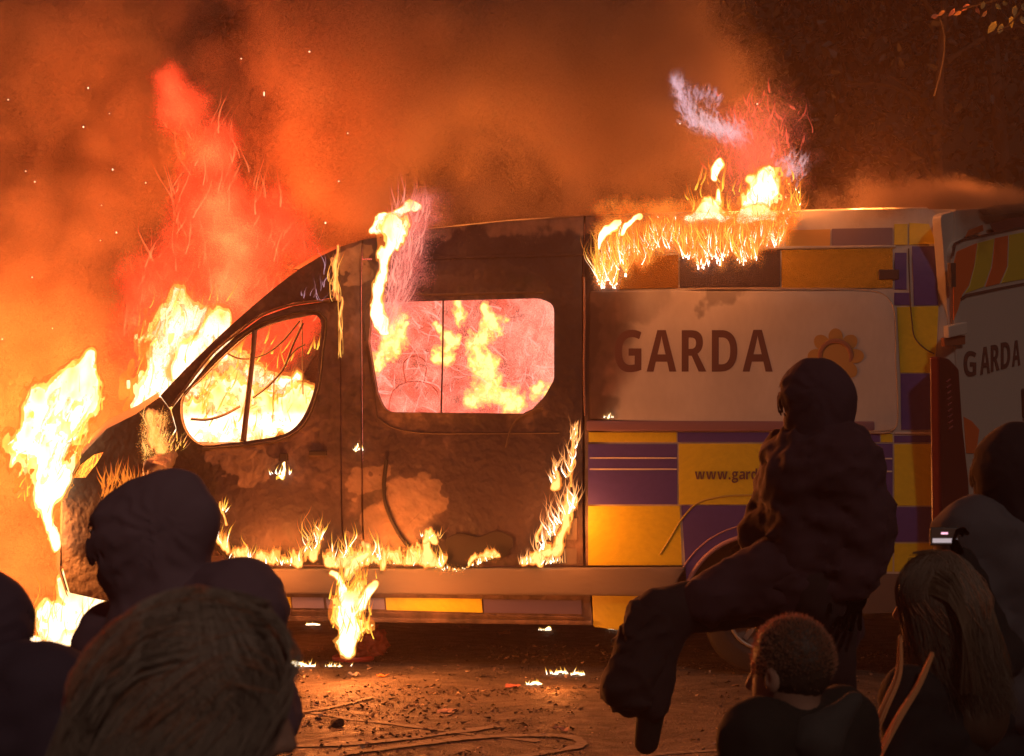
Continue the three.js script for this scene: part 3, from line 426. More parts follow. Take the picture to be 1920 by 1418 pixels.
// A body of flame round a path of [px, py, radius px] at depth z: a field broken up by noise that runs along the flame, drawn as three surfaces, one in another.
function flameBody(group, path, z, o = {}) {
  const pts = path.map(([px, py, r, dz]) => ({ p: P(px, py, z + (dz ?? 0)), r: r / FOCAL * (CAM_D - z) })), cell = o.cell ?? 0.016, amp = (o.amp ?? 0.9) * 0.8, fr = o.freq ?? 5.5, lean = o.lean ?? 0, sd = o.seed ?? 0, sy = o.stretch ?? 0.45, rise = o.rise ?? 1;
  const lo = V3(1e9, 1e9, 1e9), hi = lo.clone().negate(); for (const { p, r } of pts) { lo.min(p.clone().subScalar(r * 1.9)); hi.max(p.clone().addScalar(r * 1.9)); hi.y = Math.max(hi.y, p.y + r * 1.5 * rise); }
  const f = (x, y, zz) => { 
    const w = 0.35 / fr, wx = x + w * noise3(x * fr * 0.5, y * fr * 0.4, sd), wy = y + w * noise3(x * fr * 0.5 + 9, y * fr * 0.4, sd + 3);
    let v = 9; for (let i = 0; i < pts.length - 1; i++) { const a = pts[i], b = pts[i + 1], bx = b.p.x - a.p.x, by = b.p.y - a.p.y, bz = b.p.z - a.p.z, t = clamp(((wx - a.p.x) * bx + (wy - a.p.y) * by + (zz - a.p.z) * bz) / (bx * bx + by * by + bz * bz + 1e-9), 0, 1), r = lerp(a.r, b.r, t), dy = wy - a.p.y - by * t; v = smin(v, Math.hypot(wx - a.p.x - bx * t, dy > 0 ? dy / rise : dy, (zz - a.p.z - bz * t) * 1.25) / r, 0.25); }
    if (v > 2.2) return v;
    const nx = (x - lean * y) * fr, ny = y * fr * sy + sd * 13.7, nz = zz * fr;
    return v + amp * (fbm(nx, ny, nz, 3) + 0.3 * noise3(nx * 3.1, ny * 3.1, nz * 3.1));
  };
  const g = sample(f, lo, hi, cell), made = [], top = Math.max(...pts.map((q) => q.p.y)), bot = Math.min(...pts.map((q) => q.p.y));
  const up = (y) => clamp((y - bot) / (top - bot + 1e-6), 0, 1);
  for (const [nm, iso, col] of o.levels ?? [
    ['flame_core', 0.66, (x, y, zz) => [...ramp(0.1 + 0.6 * up(y) ** 3 + 0.6 * fbm(x * 7, y * 3, zz * 7 + sd, 2), HOT, HOT, [4, 3, 1.5], [2.6, 1.6, 0.3]), 1]],
    ['flame_mantle', 0.84, (x, y, zz) => [...ramp(0.3 + 0.5 * up(y) + 0.6 * fbm(x * 9, y * 4, zz * 9 + sd, 2), [4.2, 3.2, 1.8], [2.8, 1.7, 0.35], [1.9, 0.8, 0.08]), 0.55]],
    ['flame_sheath', 1.02, (x, y, zz) => [...ramp(0.3 + 0.5 * up(y) + 0.7 * fbm(x * 8, y * 4, zz * 8 + sd, 2), [1.6, 0.65, 0.08], ORA, [1.0, 0.16, 0.03]), 0.3]],
  ]) { const geo = nets(g, iso, col); if (geo.index.count) made.push(part(nm, geo, nm === 'flame_core' ? coreMat : flameMat, group, true)); }
  return made;
}
// thin tongues: each runs up from its root, swaying in a slow noise, and thins to nothing
function wisps(group, n, root, o = {}) {
  const pos = [], col = [], idx = [], seg = o.seg ?? 9, R = 4;
  for (let i = 0; i < n; i++) {
    const r = root(i / n, i); if (!r) continue;
    const { p, len, w = 0.006, c0 = HOT, c1 = YEL, c2 = ORA, a0 = 0.95, a1 = 0, dir = V3(0, 1, 0), sway = 0.35, fq = 5, curl = 0 } = r, q = p.clone(), ph = rr(0, 50), d = dir.clone(); let base = pos.length / 3;
    for (let k = 0; k <= seg; k++) {
      const t = k / seg, rad = w * (0.35 + 0.65 * Math.sin(Math.PI * Math.min(1, 0.25 + t * 0.75)) ) * (1 - t * t * 0.85) * (0.8 + 0.5 * noise3(q.y * 14, ph, 0)), c = ramp(t, c0, c1, c2), a = lerp(a0, a1, t * t);
      for (let j = 0; j < R; j++) { const u = j / R * 6.2832; pos.push(q.x + Math.cos(u) * rad, q.y + (Math.abs(d.x) > 0.6 ? Math.cos(u) * rad * 0.7 : 0), q.z + Math.sin(u) * rad); col.push(...c, a); }
      const s = len / seg; d.copy(dir).add(V3(sway * noise3(q.x * fq, q.y * fq * 0.6, ph * (r.own ?? 0.12)), curl * noise3(q.x * fq, q.y * fq, ph + 9), sway * 0.7 * noise3(q.z * fq, q.y * fq * 0.6, 30 + ph * 0.12))).normalize(); q.addScaledVector(d, s);
    }
    for (let k = 0; k < seg; k++) for (let j = 0; j < R; j++) { const a = base + k * R + j, b = base + k * R + (j + 1) % R; idx.push(a, b, a + R, b, b + R, a + R); }
  }
  const g = new THREE.BufferGeometry(); g.setAttribute('position', new THREE.Float32BufferAttribute(pos, 3)); g.setAttribute('color', new THREE.Float32BufferAttribute(col, 4)); g.setIndex(idx); g.computeVertexNormals();
  const m = part(o.name ?? 'flame_tongues', g, flameMat, group, true); m.userData.kind = 'stuff'; return m;
}
// loose clouds of fine motes: a soft ball of tiny scraps, set many times through a volume
function moteBall(n, size, seedN) { reseed(seedN); const pos = []; const a = V3(), b = V3(), c = V3(); for (let i = 0; i < n; i++) { const r = Math.pow(rnd(), 0.55), p = V3(gauss(), gauss(), gauss()).setLength(r); a.set(gauss(), gauss(), gauss()).setLength(size); b.set(gauss(), gauss(), gauss()).cross(a).setLength(size * rr(0.7, 1.3)); c.copy(p).add(a); pos.push(p.x, p.y, p.z, c.x, c.y, c.z); c.copy(p).addScaledVector(a, 0.5).add(b); pos.push(c.x, c.y, c.z); } const g = new THREE.BufferGeometry(); g.setAttribute('position', new THREE.Float32BufferAttribute(pos, 3)); g.computeVertexNormals(); return g; }
function moteCloud(name, n, size, mat, place, parent, ballN = 300) {
  const list = []; let guard = 0; while (list.length < n && guard++ < n * 400) { const c = place(); if (c) list.push(c); }
  const m = new THREE.InstancedMesh(moteBall(ballN, size, 5), mat, list.length), M = new THREE.Matrix4(), q = new THREE.Quaternion(), inv = parent === scene ? new THREE.Matrix4() : parent.matrixWorld.clone().invert();
  list.forEach(({ p, s, c, sy = 1 }, i) => { q.set(gauss(), gauss(), gauss(), gauss()).normalize(); M.compose(p, q, V3(s, s * sy, s)).premultiply(inv); m.setMatrixAt(i, M); if (c) m.setColorAt(i, lin(...c)); });
  m.name = parent === scene ? numbered(name) : name; m.userData.kind = 'stuff'; parent.add(m); return m;
}
const onVan = (px, py, out = 0) => { const [x, y] = S(px, py, out); return V3(x, y, sideZ(x, y) + out).applyMatrix4(van.matrixWorld); };
const flameGroup = 'flames on and round the burning van';
const FIRE = (label, pos) => { const g = thing('flame', label, 'flame', pos); g.updateMatrixWorld(true); return g; };

// nose of the van: tall white flame, and the burning heap on the ground under it
reseed(201);
let fl1 = FIRE('tall white flame rising from the front corner of the van at the far left', P(105, 1000, -0.62));
flameBody(fl1, [[100, 1035, 16], [98, 965, 18], [90, 900, 46], [85, 830, 58], [110, 770, 62], [150, 715, 40], [165, 675, 22]], -0.62, { seed: 1, lean: 0.4, amp: 0.75 });
wisps(fl1, 60, () => { const t = rnd(), px = lerp(60, 170, t) + rr(-50, 40), py = lerp(960, 700, t) + rr(-20, 60); return { p: P(px, py, -0.6 + rr(-0.15, 0.15)), len: rr(0.06, 0.2), w: rr(0.003, 0.007), c0: YEL, c1: YEL, c2: ORA, a0: 0.5, dir: V3(0.35, 1, 0).normalize(), sway: 0.6 }; });
let fl2 = FIRE('wide white flame on the ground below the front bumper of the van', G(125, 1222));
flameBody(fl2, [[70, 1205, 24], [100, 1170, 50], [145, 1160, 52], [170, 1100, 36], [120, 1095, 30]], -0.95, { seed: 2, amp: 0.75 });
flameBody(fl2, [[62, 1206, 14], [190, 1200, 18], [250, 1195, 26], [330, 1180, 30]], -0.9, { seed: 2.5, amp: 0.7 });
wisps(fl2, 70, () => { const px = rr(40, 230); return { p: P(px, rr(1130, 1215), -0.85 + rr(-0.2, 0.2)), len: rr(0.1, 0.35), w: rr(0.0025, 0.006), c0: YEL, c1: ORA, c2: RED, a0: 0.5, sway: 0.7 }; });
// windscreen and cab
let fl3 = FIRE('white and yellow flame bursting from the windscreen above the bonnet', P(330, 770, -0.95));
flameBody(fl3, [[270, 765, 30], [320, 720, 66], [335, 650, 74], [345, 590, 48], [345, 555, 26]], -1.15, { seed: 3, lean: 0.2, amp: 0.75 });
flameBody(fl3, [[360, 690, 50], [395, 620, 42], [410, 590, 22]], -1.0, { seed: 3.3, lean: 0.2, amp: 0.7 });
wisps(fl3, 80, () => { const t = rnd(); return { p: P(lerp(255, 430, rnd()), lerp(760, 560, t), -1.0 + rr(-0.4, 0.3)), len: rr(0.08, 0.3), w: rr(0.0025, 0.006), c0: YEL, c1: ORA, c2: RED, a0: 0.5, dir: V3(0.25, 1, 0).normalize(), sway: 0.6 }; });
let fl4 = FIRE('white flames filling the inside of the cab behind the front side window', P(460, 860, -0.9));
flameBody(fl4, [[350, 800, 46], [420, 770, 72], [500, 780, 62], [565, 770, 42]], -0.95, { seed: 4, amp: 0.8, stretch: 0.8 });
flameBody(fl4, [[380, 740, 40], [430, 690, 44], [510, 720, 34], [545, 710, 20]], -1.15, { seed: 4.4, amp: 0.9 });
wisps(fl4, 120, () => ({ p: P(rr(345, 595), rr(640, 830), rr(-1.1, -0.55)), len: rr(0.06, 0.22), w: rr(0.003, 0.008), c0: YEL, c1: ORA, c2: ORA, a0: 0.75, sway: 0.8, dir: V3(0.4, 1, 0).normalize() }));
// red plume over the cab
let fl5 = FIRE('broad translucent red plume of flame above the cab roof', P(420, 560, -1.3));
const emit = (c) => new THREE.MeshBasicMaterial({ color: lin(...c), side: THREE.DoubleSide });
const redMote = emit([1, 1, 1]);
const plumeAt = (px, py) => { // how thick the plume is there
  const ax = [[380, 600, 190], [440, 540, 180], [450, 460, 140], [400, 380, 95], [395, 290, 66], [345, 205, 52], [320, 160, 30]]; let v = 0;
  for (const [x, y, r] of ax) v = Math.max(v, 1 - Math.hypot((px - x) / r, (py - y) / (r * 0.8 + 20))); return v;
};
moteCloud('flame_glow', 13000, 0.035, redMote, () => { const px = rr(200, 640), py = rr(110, 740), v = plumeAt(px, py); if (v <= 0) return; const z = rr(-1.9, -0.9), w = P(px, py, z), k = v + 0.9 * fbm(w.x * 2.2, w.y * 1.3, w.z * 2.2, 3); if (k < 0.22) return; const lean = w.x - 0.35 * w.y * sstep(380, 560, py), n = fbm(lean * 9, w.y * 2.4, w.z * 6, 3); return { p: w, s: rr(0.03, 0.075), sy: 1.7, c: ramp(0.75 * k + 0.85 * n - 0.05, [0.8, 0.045, 0.012], [1.5, 0.1, 0.03], [2.2, 0.2, 0.06], [2.8, 0.55, 0.16]) }; }, fl5, 200);
wisps(fl5, 380, () => { const px = rr(230, 590), py = rr(230, 720), v = plumeAt(px, py); if (v < 0.08) return; return { p: P(px, py, rr(-1.9, -0.85)), len: rr(0.1, 0.45), w: rr(0.0025, 0.007), c0: [2.6, 0.6, 0.2], c1: [2.2, 0.36, 0.11], c2: [1.5, 0.12, 0.035], a0: 0.24, dir: V3(py > 450 ? rr(0.1, 0.8) : rr(-0.1, 0.2), 1, 0).normalize(), sway: 0.9, fq: 3.4 }; });
// behind the second window
let fl7 = FIRE('pink and yellow fire filling the inside behind the large side window', P(860, 900, -0.8));
moteCloud('flame_glow', 8000, 0.03, redMote, () => { const px = rr(660, 1056), py = rr(480, 860), z = rr(-1.5, -0.4), w = P(px, py, z), k = 1.3 * fbm(w.x * 7, w.y * 5, w.z * 7, 4), r = 1 - Math.abs(noise3(w.x * 7 + 2 * k, w.y * 7, w.z * 7)) * 2.4; return { p: w, s: rr(0.035, 0.07), c: ramp(0.42 + 0.8 * k + 0.35 * Math.max(0, r) + 0.3 * sstep(930, 1050, px), [1.15, 0.06, 0.03], [1.6, 0.17, 0.08], [1.9, 0.36, 0.24], [2.5, 1.0, 0.7]) }; }, fl7, 360);
wisps(fl7, 180, () => { const px = rr(690, 1040), py = rr(570, 790); return { p: P(px, py, rr(-0.6, -0.3)), len: rr(0.08, 0.3), w: rr(0.002, 0.006), c0: [2.2, 0.95, 0.75], c1: [2.2, 0.85, 0.65], c2: [1.7, 0.5, 0.36], a0: 0.2, a1: 0.05, dir: V3(rr(-0.8, 0.8), rr(-0.2, 1), 0).normalize(), sway: 1.3, curl: 1.2, fq: 5, own: 0.5 }; }, { seg: 12 });
const softLevels = [['flame_core', 0.34, () => [3.0, 2.2, 0.9, 1]], ['flame_mantle', 0.6, (x, y, z) => [...ramp(0.5 + fbm(x * 9, y * 9, z * 9, 2), [2.4, 1.5, 0.25], [2.0, 0.95, 0.18]), 0.5]], ['flame_sheath', 0.9, () => [1.8, 0.7, 0.2, 0.28]]];
for (const [path, sd] of [[[[890, 750, 13], [925, 735, 22], [905, 680, 24], [890, 650, 20], [925, 610, 20], [905, 575, 10]], 1], [[[880, 750, 14], [905, 735, 20], [960, 755, 22]], 2], [[[825, 672, 16], [845, 645, 14], [822, 612, 9]], 3], [[[728, 660, 14], [745, 600, 20], [735, 575, 10]], 4], [[[705, 680, 16], [740, 640, 20], [760, 610, 8]], 5], [[[1010, 735, 18], [1020, 720, 10]], 6], [[[860, 600, 12], [855, 560, 10]], 7]]) flameBody(fl7, path, -0.5, { seed: 20 + sd, amp: 1.35, cell: 0.008, freq: 13, stretch: 0.8, levels: softLevels });
// flame up the pillar between the windows
let fl6 = FIRE('yellow flame with pink smoke climbing the pillar between the two side windows', onVan(715, 560, 0.05));
flameBody(fl6, [[712, 620, 8], [703, 575, 9], [712, 530, 13], [722, 485, 16], [735, 440, 26], [745, 410, 18]], 0.02, { seed: 6, amp: 0.85, cell: 0.009, freq: 8 });
flameBody(fl6, [[700, 435, 10], [715, 418, 14], [750, 400, 12], [775, 380, 8]], -0.05, { seed: 6.5, amp: 0.9, cell: 0.009, freq: 9 });
wisps(fl6, 260, () => { const t = rnd(), px = lerp(712, lerp(735, 800, rnd()), Math.sqrt(t)) + rr(-8, 8), py = lerp(640, 380, t); return { p: P(px, py, 0.04 + rr(-0.08, 0.08)), len: rr(0.08, 0.28), w: rr(0.0025, 0.007), c0: [1.8, 0.65, 0.45], c1: [1.5, 0.36, 0.27], c2: [1.1, 0.22, 0.17], a0: 0.22, sway: 0.8, dir: V3(0.1, 1, 0).normalize() }; });
moteCloud('flame_glow', 420, 0.03, redMote, () => { const t = rnd(), px = lerp(740, 790, t) + gauss() * 16, py = lerp(600, 370, t); return { p: P(px, py, -0.02 + rr(-0.1, 0.08)), s: rr(0.03, 0.08), sy: 1.5, c: ramp(rnd(), [0.9, 0.12, 0.09], [1.3, 0.36, 0.28]) }; }, fl6, 300);
// little flames on the windscreen header
let fl16 = FIRE('orange flames licking up behind the melted door mirror', onVan(290, 860, 0.06));
const lick8 = () => { const L = [['flame_core', 0.4, () => [2.6, 1.5, 0.4, 1]], ['flame_mantle', 0.75, () => [2.0, 0.8, 0.12, 0.55]], ['flame_sheath', 1.05, () => [1.3, 0.32, 0.08, 0.35]]], q = (a) => a.map(([x, y, r]) => [x, y, r, onVan(x, y, 0.04).z]); flameBody(fl8, q([[630, 565, 4], [624, 530, 7], [628, 490, 6], [632, 462, 3]]), 0, { seed: 8.1, amp: 1.2, cell: 0.006, freq: 14, stretch: 0.4, levels: L }); flameBody(fl8, q([[639, 660, 1.5], [640, 600, 2.5], [637, 560, 4]]), 0, { seed: 8.2, amp: 1, cell: 0.005, freq: 14, stretch: 0.4, levels: L }); flameBody(fl16, q([[306, 846, 9], [292, 815, 14], [284, 785, 12], [278, 770, 5]]), 0, { seed: 8.4, amp: 1.3, cell: 0.008, freq: 12, stretch: 0.4, levels: L }); };
let fl8 = FIRE('thin orange and violet flames along the top of the cab door', onVan(600, 560, 0.03));
lick8();
wisps(fl8, 16, (t) => { const px = rr(612, 638); return { p: onVan(px, rr(500, 572), 0.03), len: rr(0.1, 0.28), w: rr(0.0015, 0.004), c0: [1.6, 0.75, 0.15], c1: [1.5, 0.5, 0.08], c2: ORA, a0: 0.85, a1: 0.05, sway: 0.9, fq: 8 }; });
wisps(fl8, 18, () => { const px = rnd() < 0.5 ? rr(600, 614) : rr(560, 608); return { p: onVan(px, rr(px > 600 ? 490 : 552, 566), 0.03), len: rr(0.04, px > 600 ? 0.2 : 0.1), w: rr(0.0015, 0.004), c0: [0.75, 0.42, 0.5], c1: [0.55, 0.25, 0.3], c2: [0.3, 0.08, 0.08], a0: 0.5, sway: 0.9, fq: 8 }; });
wisps(fl8, 14, () => ({ p: onVan(rr(634, 644), rr(580, 680), 0.03), len: rr(0.1, 0.35), w: rr(0.001, 0.003), c0: [1.6, 0.7, 0.12], c1: [1.4, 0.5, 0.08], c2: ORA, a0: 0.7, sway: 0.15 }));
// roof edge: a curtain of running fire, and white flames on the roof
let fl9 = FIRE('curtain of dripping yellow fire along the roof edge above the lettering', onVan(1300, 480, 0.05));
const hem = (px) => 16 * noise3(px * 0.045, 2, 0) + 7 * noise3(px * 0.15, 5, 0) + (px < 1165 ? 538 - Math.max(0, px - 1150) * 2 : px < 1270 ? 505 - (px - 1165) * 0.35 : px < 1300 ? 480 + (px - 1270) * 0.4 : px < 1410 ? 496 - Math.abs(px - 1360) * 0.12 : 486 - (px - 1410) * 0.75) - 4;
wisps(fl9, 900, () => { const px = rnd() < 0.25 ? rr(1118, 1180) : rr(1122, 1500), yb = hem(px) - rr(0, 70) * rnd(), h = rnd() < 0.22; return { p: onVan(px, yb, 0.02 + rr(0, 0.05)), len: Math.min(rr(0.1, 0.36), Math.max(0.03, (yb - rr(392, 412)) / 330)), w: rr(0.0012, 0.0034), c0: h ? HOT : [1.7, 0.7, 0.12], c1: rnd() < 0.3 ? YEL : [1.5, 0.45, 0.06], c2: [1.0, 0.18, 0.03], a0: 0.9, a1: 0.05, sway: 0.8, fq: 7, dir: V3(-0.12, 1, 0.02).normalize() }; }, { seg: 13 });
moteCloud('flame_glow', 1500, 0.05, redMote, () => { const px = rr(1122, 1500), h = hem(px), py = lerp(h - 4, 372, Math.pow(rnd(), 1.2)), q = onVan(px, Math.max(py, 402), 0.02 + rr(0, 0.05)); if (py < 402) { q.y += (402 - py) / 318; q.z -= rr(0, 0.5); } if (rnd() > sstep(340, 420, py) * 0.8 + 0.2) return; return { p: q, s: rr(0.025, 0.06), sy: 1.5, c: ramp(rnd(), [0.9, 0.11, 0.012], [1.2, 0.22, 0.025], [1.5, 0.42, 0.06]) }; }, fl9, 300);
wisps(fl9, 110, () => { const px = rnd() < 0.4 ? rr(1118, 1175) : rr(1280, 1420); return { p: onVan(px, hem(px) + rr(-8, 3), 0.03), len: rr(0.012, 0.04), w: rr(0.003, 0.007), c0: HOT, c1: HOT, c2: YEL, a0: 1, a1: 0.4, sway: 0.5 }; }, { seg: 4, name: 'flame_beads' });
flameBody(fl9, [[1130, 470, 5], [1138, 440, 9], [1150, 410, 8]], 0.18, { seed: 9.1, amp: 0.9, cell: 0.009, freq: 9 });
flameBody(fl9, [[1165, 440, 8], [1170, 425, 11], [1195, 410, 8]], 0.15, { seed: 9.2, amp: 0.9, cell: 0.009, freq: 9 });
let fl10 = FIRE('ragged white and yellow flames standing on the van roof', onVan(1380, 405, -0.1));
flameBody(fl10, [[1285, 408, 12], [1320, 400, 19], [1370, 402, 15], [1400, 404, 9]], -0.05, { seed: 10.1, amp: 0.8, cell: 0.009, freq: 8, stretch: 1 });
flameBody(fl10, [[1400, 410, 22], [1430, 408, 24], [1465, 410, 15], [1500, 412, 8]], -0.02, { seed: 10.2, amp: 0.85, cell: 0.009, freq: 8, stretch: 1 });
flameBody(fl10, [[1428, 405, 22], [1424, 370, 30], [1438, 345, 32], [1442, 315, 11]], -0.15, { seed: 10.3, amp: 0.8, cell: 0.01, freq: 8 });
flameBody(fl10, [[1405, 345, 11], [1425, 345, 22], [1460, 352, 16]], -0.15, { seed: 10.6, amp: 0.8, cell: 0.01, freq: 8 });
flameBody(fl10, [[1342, 330, 11], [1349, 312, 18], [1353, 296, 7]], -0.2, { seed: 10.4, amp: 0.7, cell: 0.009, freq: 9 });
flameBody(fl10, [[1340, 400, 14], [1342, 378, 12], [1345, 358, 7]], -0.12, { seed: 10.5, amp: 0.9, cell: 0.009, freq: 9 });
wisps(fl10, 110, () => { const px = rr(1290, 1500), t = rnd(); return { p: P(px, lerp(410, 330, t * t), rr(-0.4, 0.1)), len: rr(0.05, 0.22), w: rr(0.002, 0.006), c0: YEL, c1: ORA, c2: ORA, a0: 0.7, sway: 1.0, dir: V3(0.1, 1, 0).normalize() }; });
let fl11 = FIRE('pale lilac and red wisps of burning gas high above the roof flames', P(1360, 300, -0.3));
const gas = (n, at, len, c, dir) => wisps(fl11, n, () => { const t = rnd(), [px, py] = at(t); return { p: P(px, py, -0.3 + rr(-0.12, 0.12)), len: rr(0.3, 1) * len, w: rr(0.004, 0.012), c0: c, c1: c, c2: c.map((k) => k * 0.6), a0: 0.15, a1: 0, sway: 1.2, dir: dir.clone().normalize() }; });
gas(240, (t) => [lerp(1300, 1395, t) + gauss() * 12, lerp(222, 262, t) + gauss() * 9], 0.12, [1.0, 0.6, 0.62], V3(-0.5, 0.8, 0)); gas(150, (t) => [lerp(1268, 1300, t) + gauss() * 6, lerp(150, 240, t)], 0.12, [0.9, 0.52, 0.6], V3(-0.2, 1, 0)); gas(80, (t) => [lerp(1290, 1350, t), lerp(180, 190, t) + gauss() * 7], 0.1, [0.75, 0.4, 0.45], V3(0.3, 0.8, 0)); gas(160, () => [1478 + gauss() * 16, 318 + gauss() * 12], 0.12, [1.0, 0.55, 0.55], V3(0.5, 0.8, 0));
moteCloud('flame_glow', 170, 0.04, redMote, () => { const t = rnd(); const [px, py] = t < 0.6 ? [lerp(1300, 1390, t / 0.6), lerp(225, 262, t / 0.6)] : t < 0.8 ? [lerp(1268, 1300, (t - 0.6) * 5), lerp(150, 235, (t - 0.6) * 5)] : [1485, 315]; return { p: P(px + gauss() * 9, py + gauss() * 8, -0.3 + gauss() * 0.06), s: rr(0.02, 0.05), c: [1.1, 0.62, 0.64] }; }, fl11, 200);
wisps(fl11, 170, () => { const px = 1410 + gauss() * 38, py = 275 + gauss() * 40; return { p: P(px, py, rr(-0.5, 0)), len: rr(0.05, 0.2), w: rr(0.003, 0.008), c0: [1.6, 0.22, 0.1], c1: [1.5, 0.17, 0.09], c2: [1.1, 0.1, 0.06], a0: 0.24, a1: 0, sway: 1.1, dir: V3(-0.1, 1, 0).normalize() }; });
moteCloud('flame_glow', 420, 0.022, redMote, () => ({ p: P(1415 + gauss() * 36, 290 + gauss() * 46, rr(-0.6, -0.1)), s: rr(0.05, 0.12), c: ramp(rnd(), [1.0, 0.11, 0.05], [1.4, 0.25, 0.15]) }), fl11, 380);
// along the lower door edges
const lick = (g, path, sd, rise = 3.2, z = 0.06) => { const q = path.map(([a, b, r]) => { const w = onVan(a, b, z); return [a, b, r, w.z]; }); flameBody(g, q, 0, { seed: sd, amp: 1.5, cell: 0.007, freq: 13, stretch: 0.32, rise, levels: lickLevels }); };
const lickLevels = [['flame_core', 0.42, () => [3.2, 2.1, 0.8, 1]], ['flame_mantle', 0.72, (x, y, z) => [...ramp(0.5 + fbm(x * 12, y * 7, z * 12, 2), [2.6, 1.4, 0.25], [1.9, 0.7, 0.1]), 0.55]], ['flame_sheath', 1.0, () => [1.3, 0.3, 0.04, 0.35]]];
let fl12 = FIRE('low row of orange flames along the bottom of the cab door', onVan(500, 1050, 0.06));
const lowRow = (g, n, x0, x1, base, h, o = {}) => { const at = () => { const px = rr(x0, x1), yb = base(px), gust = 0.45 + 0.9 * Math.max(0, 0.35 + noise3(px * 0.045, yb * 0.01, 7)); return { px, yb, l: h(px) * gust }; };
  wisps(g, n, () => { const { px, yb, l } = at(), k = rnd(); return { p: onVan(px, yb + rr(-4, 2) - l * 120 * rnd() * rnd(), 0.055 + rr(0, 0.03)), len: l * rr(0.5, 1.1), w: rr(0.0015, 0.0045), c0: k < 0.25 ? HOT : [1.9, 0.85, 0.18], c1: k < 0.4 ? YEL : [1.6, 0.5, 0.08], c2: [1, 0.18, 0.03], a0: 0.92, a1: 0.05, sway: 1.0, fq: 9, ...o }; }, { seg: 12 });
  moteCloud('flame_glow', Math.round(n * 0.45), 0.11, redMote, () => { const { px, yb, l } = at(); return { p: onVan(px, yb - l * 318 * 0.6 * Math.pow(rnd(), 1.4), 0.05 + rr(0, 0.03)), s: rr(0.014, 0.032), sy: 1.6, c: ramp(rnd(), [0.8, 0.12, 0.02], [1.2, 0.34, 0.05], [1.5, 0.55, 0.1]) }; }, g, 34); };
lick(fl12, [[408, 990, 6], [428, 1035, 8], [480, 1056, 7], [560, 1054, 7], [590, 1040, 6], [598, 1010, 5]], 12.1); lick(fl12, [[600, 985, 3], [599, 1015, 4]], 12.3); lick(fl12, [[414, 955, 3], [421, 985, 5]], 12.5);
lowRow(fl12, 130, 405, 600, (x) => x < 432 ? 1000 + (x - 405) * 2 : x < 560 ? 1060 : 1056 - (x - 560) * 0.6, (x) => x < 440 ? 0.26 : x > 575 ? 0.2 : 0.13);
lowRow(fl12, 18, 592, 602, () => 1010, () => 0.14); lowRow(fl12, 14, 415, 424, () => 960, () => 0.14, { c2: RED });
lowRow(fl12, 70, 345, 420, (x) => 930 + (x - 345) * 1.2, () => 0.16, { c0: ORA, c1: ORA, c2: RED, a0: 0.6 });
let fl13 = FIRE('row of orange flames along the bottom of the sliding door', onVan(730, 1050, 0.06));
lick(fl13, [[616, 1058, 7], [700, 1056, 8], [760, 1054, 8], [800, 1048, 9], [830, 1056, 6]], 13.2); lick(fl13, [[792, 1020, 4], [805, 1012, 5], [822, 1018, 4]], 13.4);
lowRow(fl13, 140, 615, 832, () => 1060, (x) => 0.12 + 0.1 * Math.max(0, noise3(x * 0.035, 1, 0)) + (x > 790 ? 0.08 : 0)); lowRow(fl13, 16, 790, 826, () => 1010, () => 0.1, { c2: RED });
lowRow(fl13, 40, 640, 700, () => 1050, () => 0.2);
flameBody(fl13, [[655, 1075, 9], [668, 1050, 14], [690, 1040, 10], [675, 1020, 6]], 0.16, { seed: 13, amp: 1, cell: 0.009, freq: 9, levels: softLevels });
let fl14 = FIRE('small yellow flame at the foot of the scorched door lining', onVan(905, 1050, 0.06));
lick(fl14, [[884, 1060, 4], [905, 1046, 6], [932, 1044, 5]], 14.2, 2.4);
lowRow(fl14, 40, 882, 934, (x) => 1064 - (x - 882) * 0.35, () => 0.12); lowRow(fl14, 36, 812, 885, (x) => 1064 + 8 * Math.sin((x - 812) / 73 * 3.14), () => 0.03);
let fl15 = FIRE('ladder of orange flames climbing the rear edge of the sliding door', onVan(1040, 1050, 0.06));
lick(fl15, [[980, 1054, 5], [1020, 1050, 8], [1050, 1020, 11], [1062, 970, 10], [1068, 930, 8]], 15.1, 2.2); lick(fl15, [[1012, 1010, 5], [1018, 980, 4]], 15.2, 2.2); lick(fl15, [[1044, 915, 6], [1036, 880, 4], [1031, 850, 2]], 15.3, 1.6); lick(fl15, [[1070, 905, 5], [1074, 860, 5], [1077, 810, 3]], 15.4, 1.6);
for (const [x0, x1, y0, y1, n, h] of [[975, 1060, 1056, 1056, 60, 0.11], [1005, 1040, 1045, 1000, 30, 0.2], [1030, 1082, 1010, 940, 70, 0.26], [1032, 1048, 920, 870, 24, 0.14], [1062, 1080, 900, 830, 34, 0.2], [1072, 1080, 830, 800, 24, 0.08]]) wisps(fl15, n, () => { const t = rnd(); return { p: onVan(lerp(x0, x1, t) + rr(-4, 4), lerp(y0, y1, t) + rr(-4, 4), 0.05 + rr(0, 0.03)), len: h * rr(0.4, 1.0), w: rr(0.0015, 0.005), c0: rnd() < 0.3 ? HOT : [1.8, 0.8, 0.25], c1: [1.7, 0.6, 0.16], c2: [1.1, 0.32, 0.1], a0: 0.92, a1: 0.08, sway: 1.0, fq: 9 }; }, { seg: 11 });
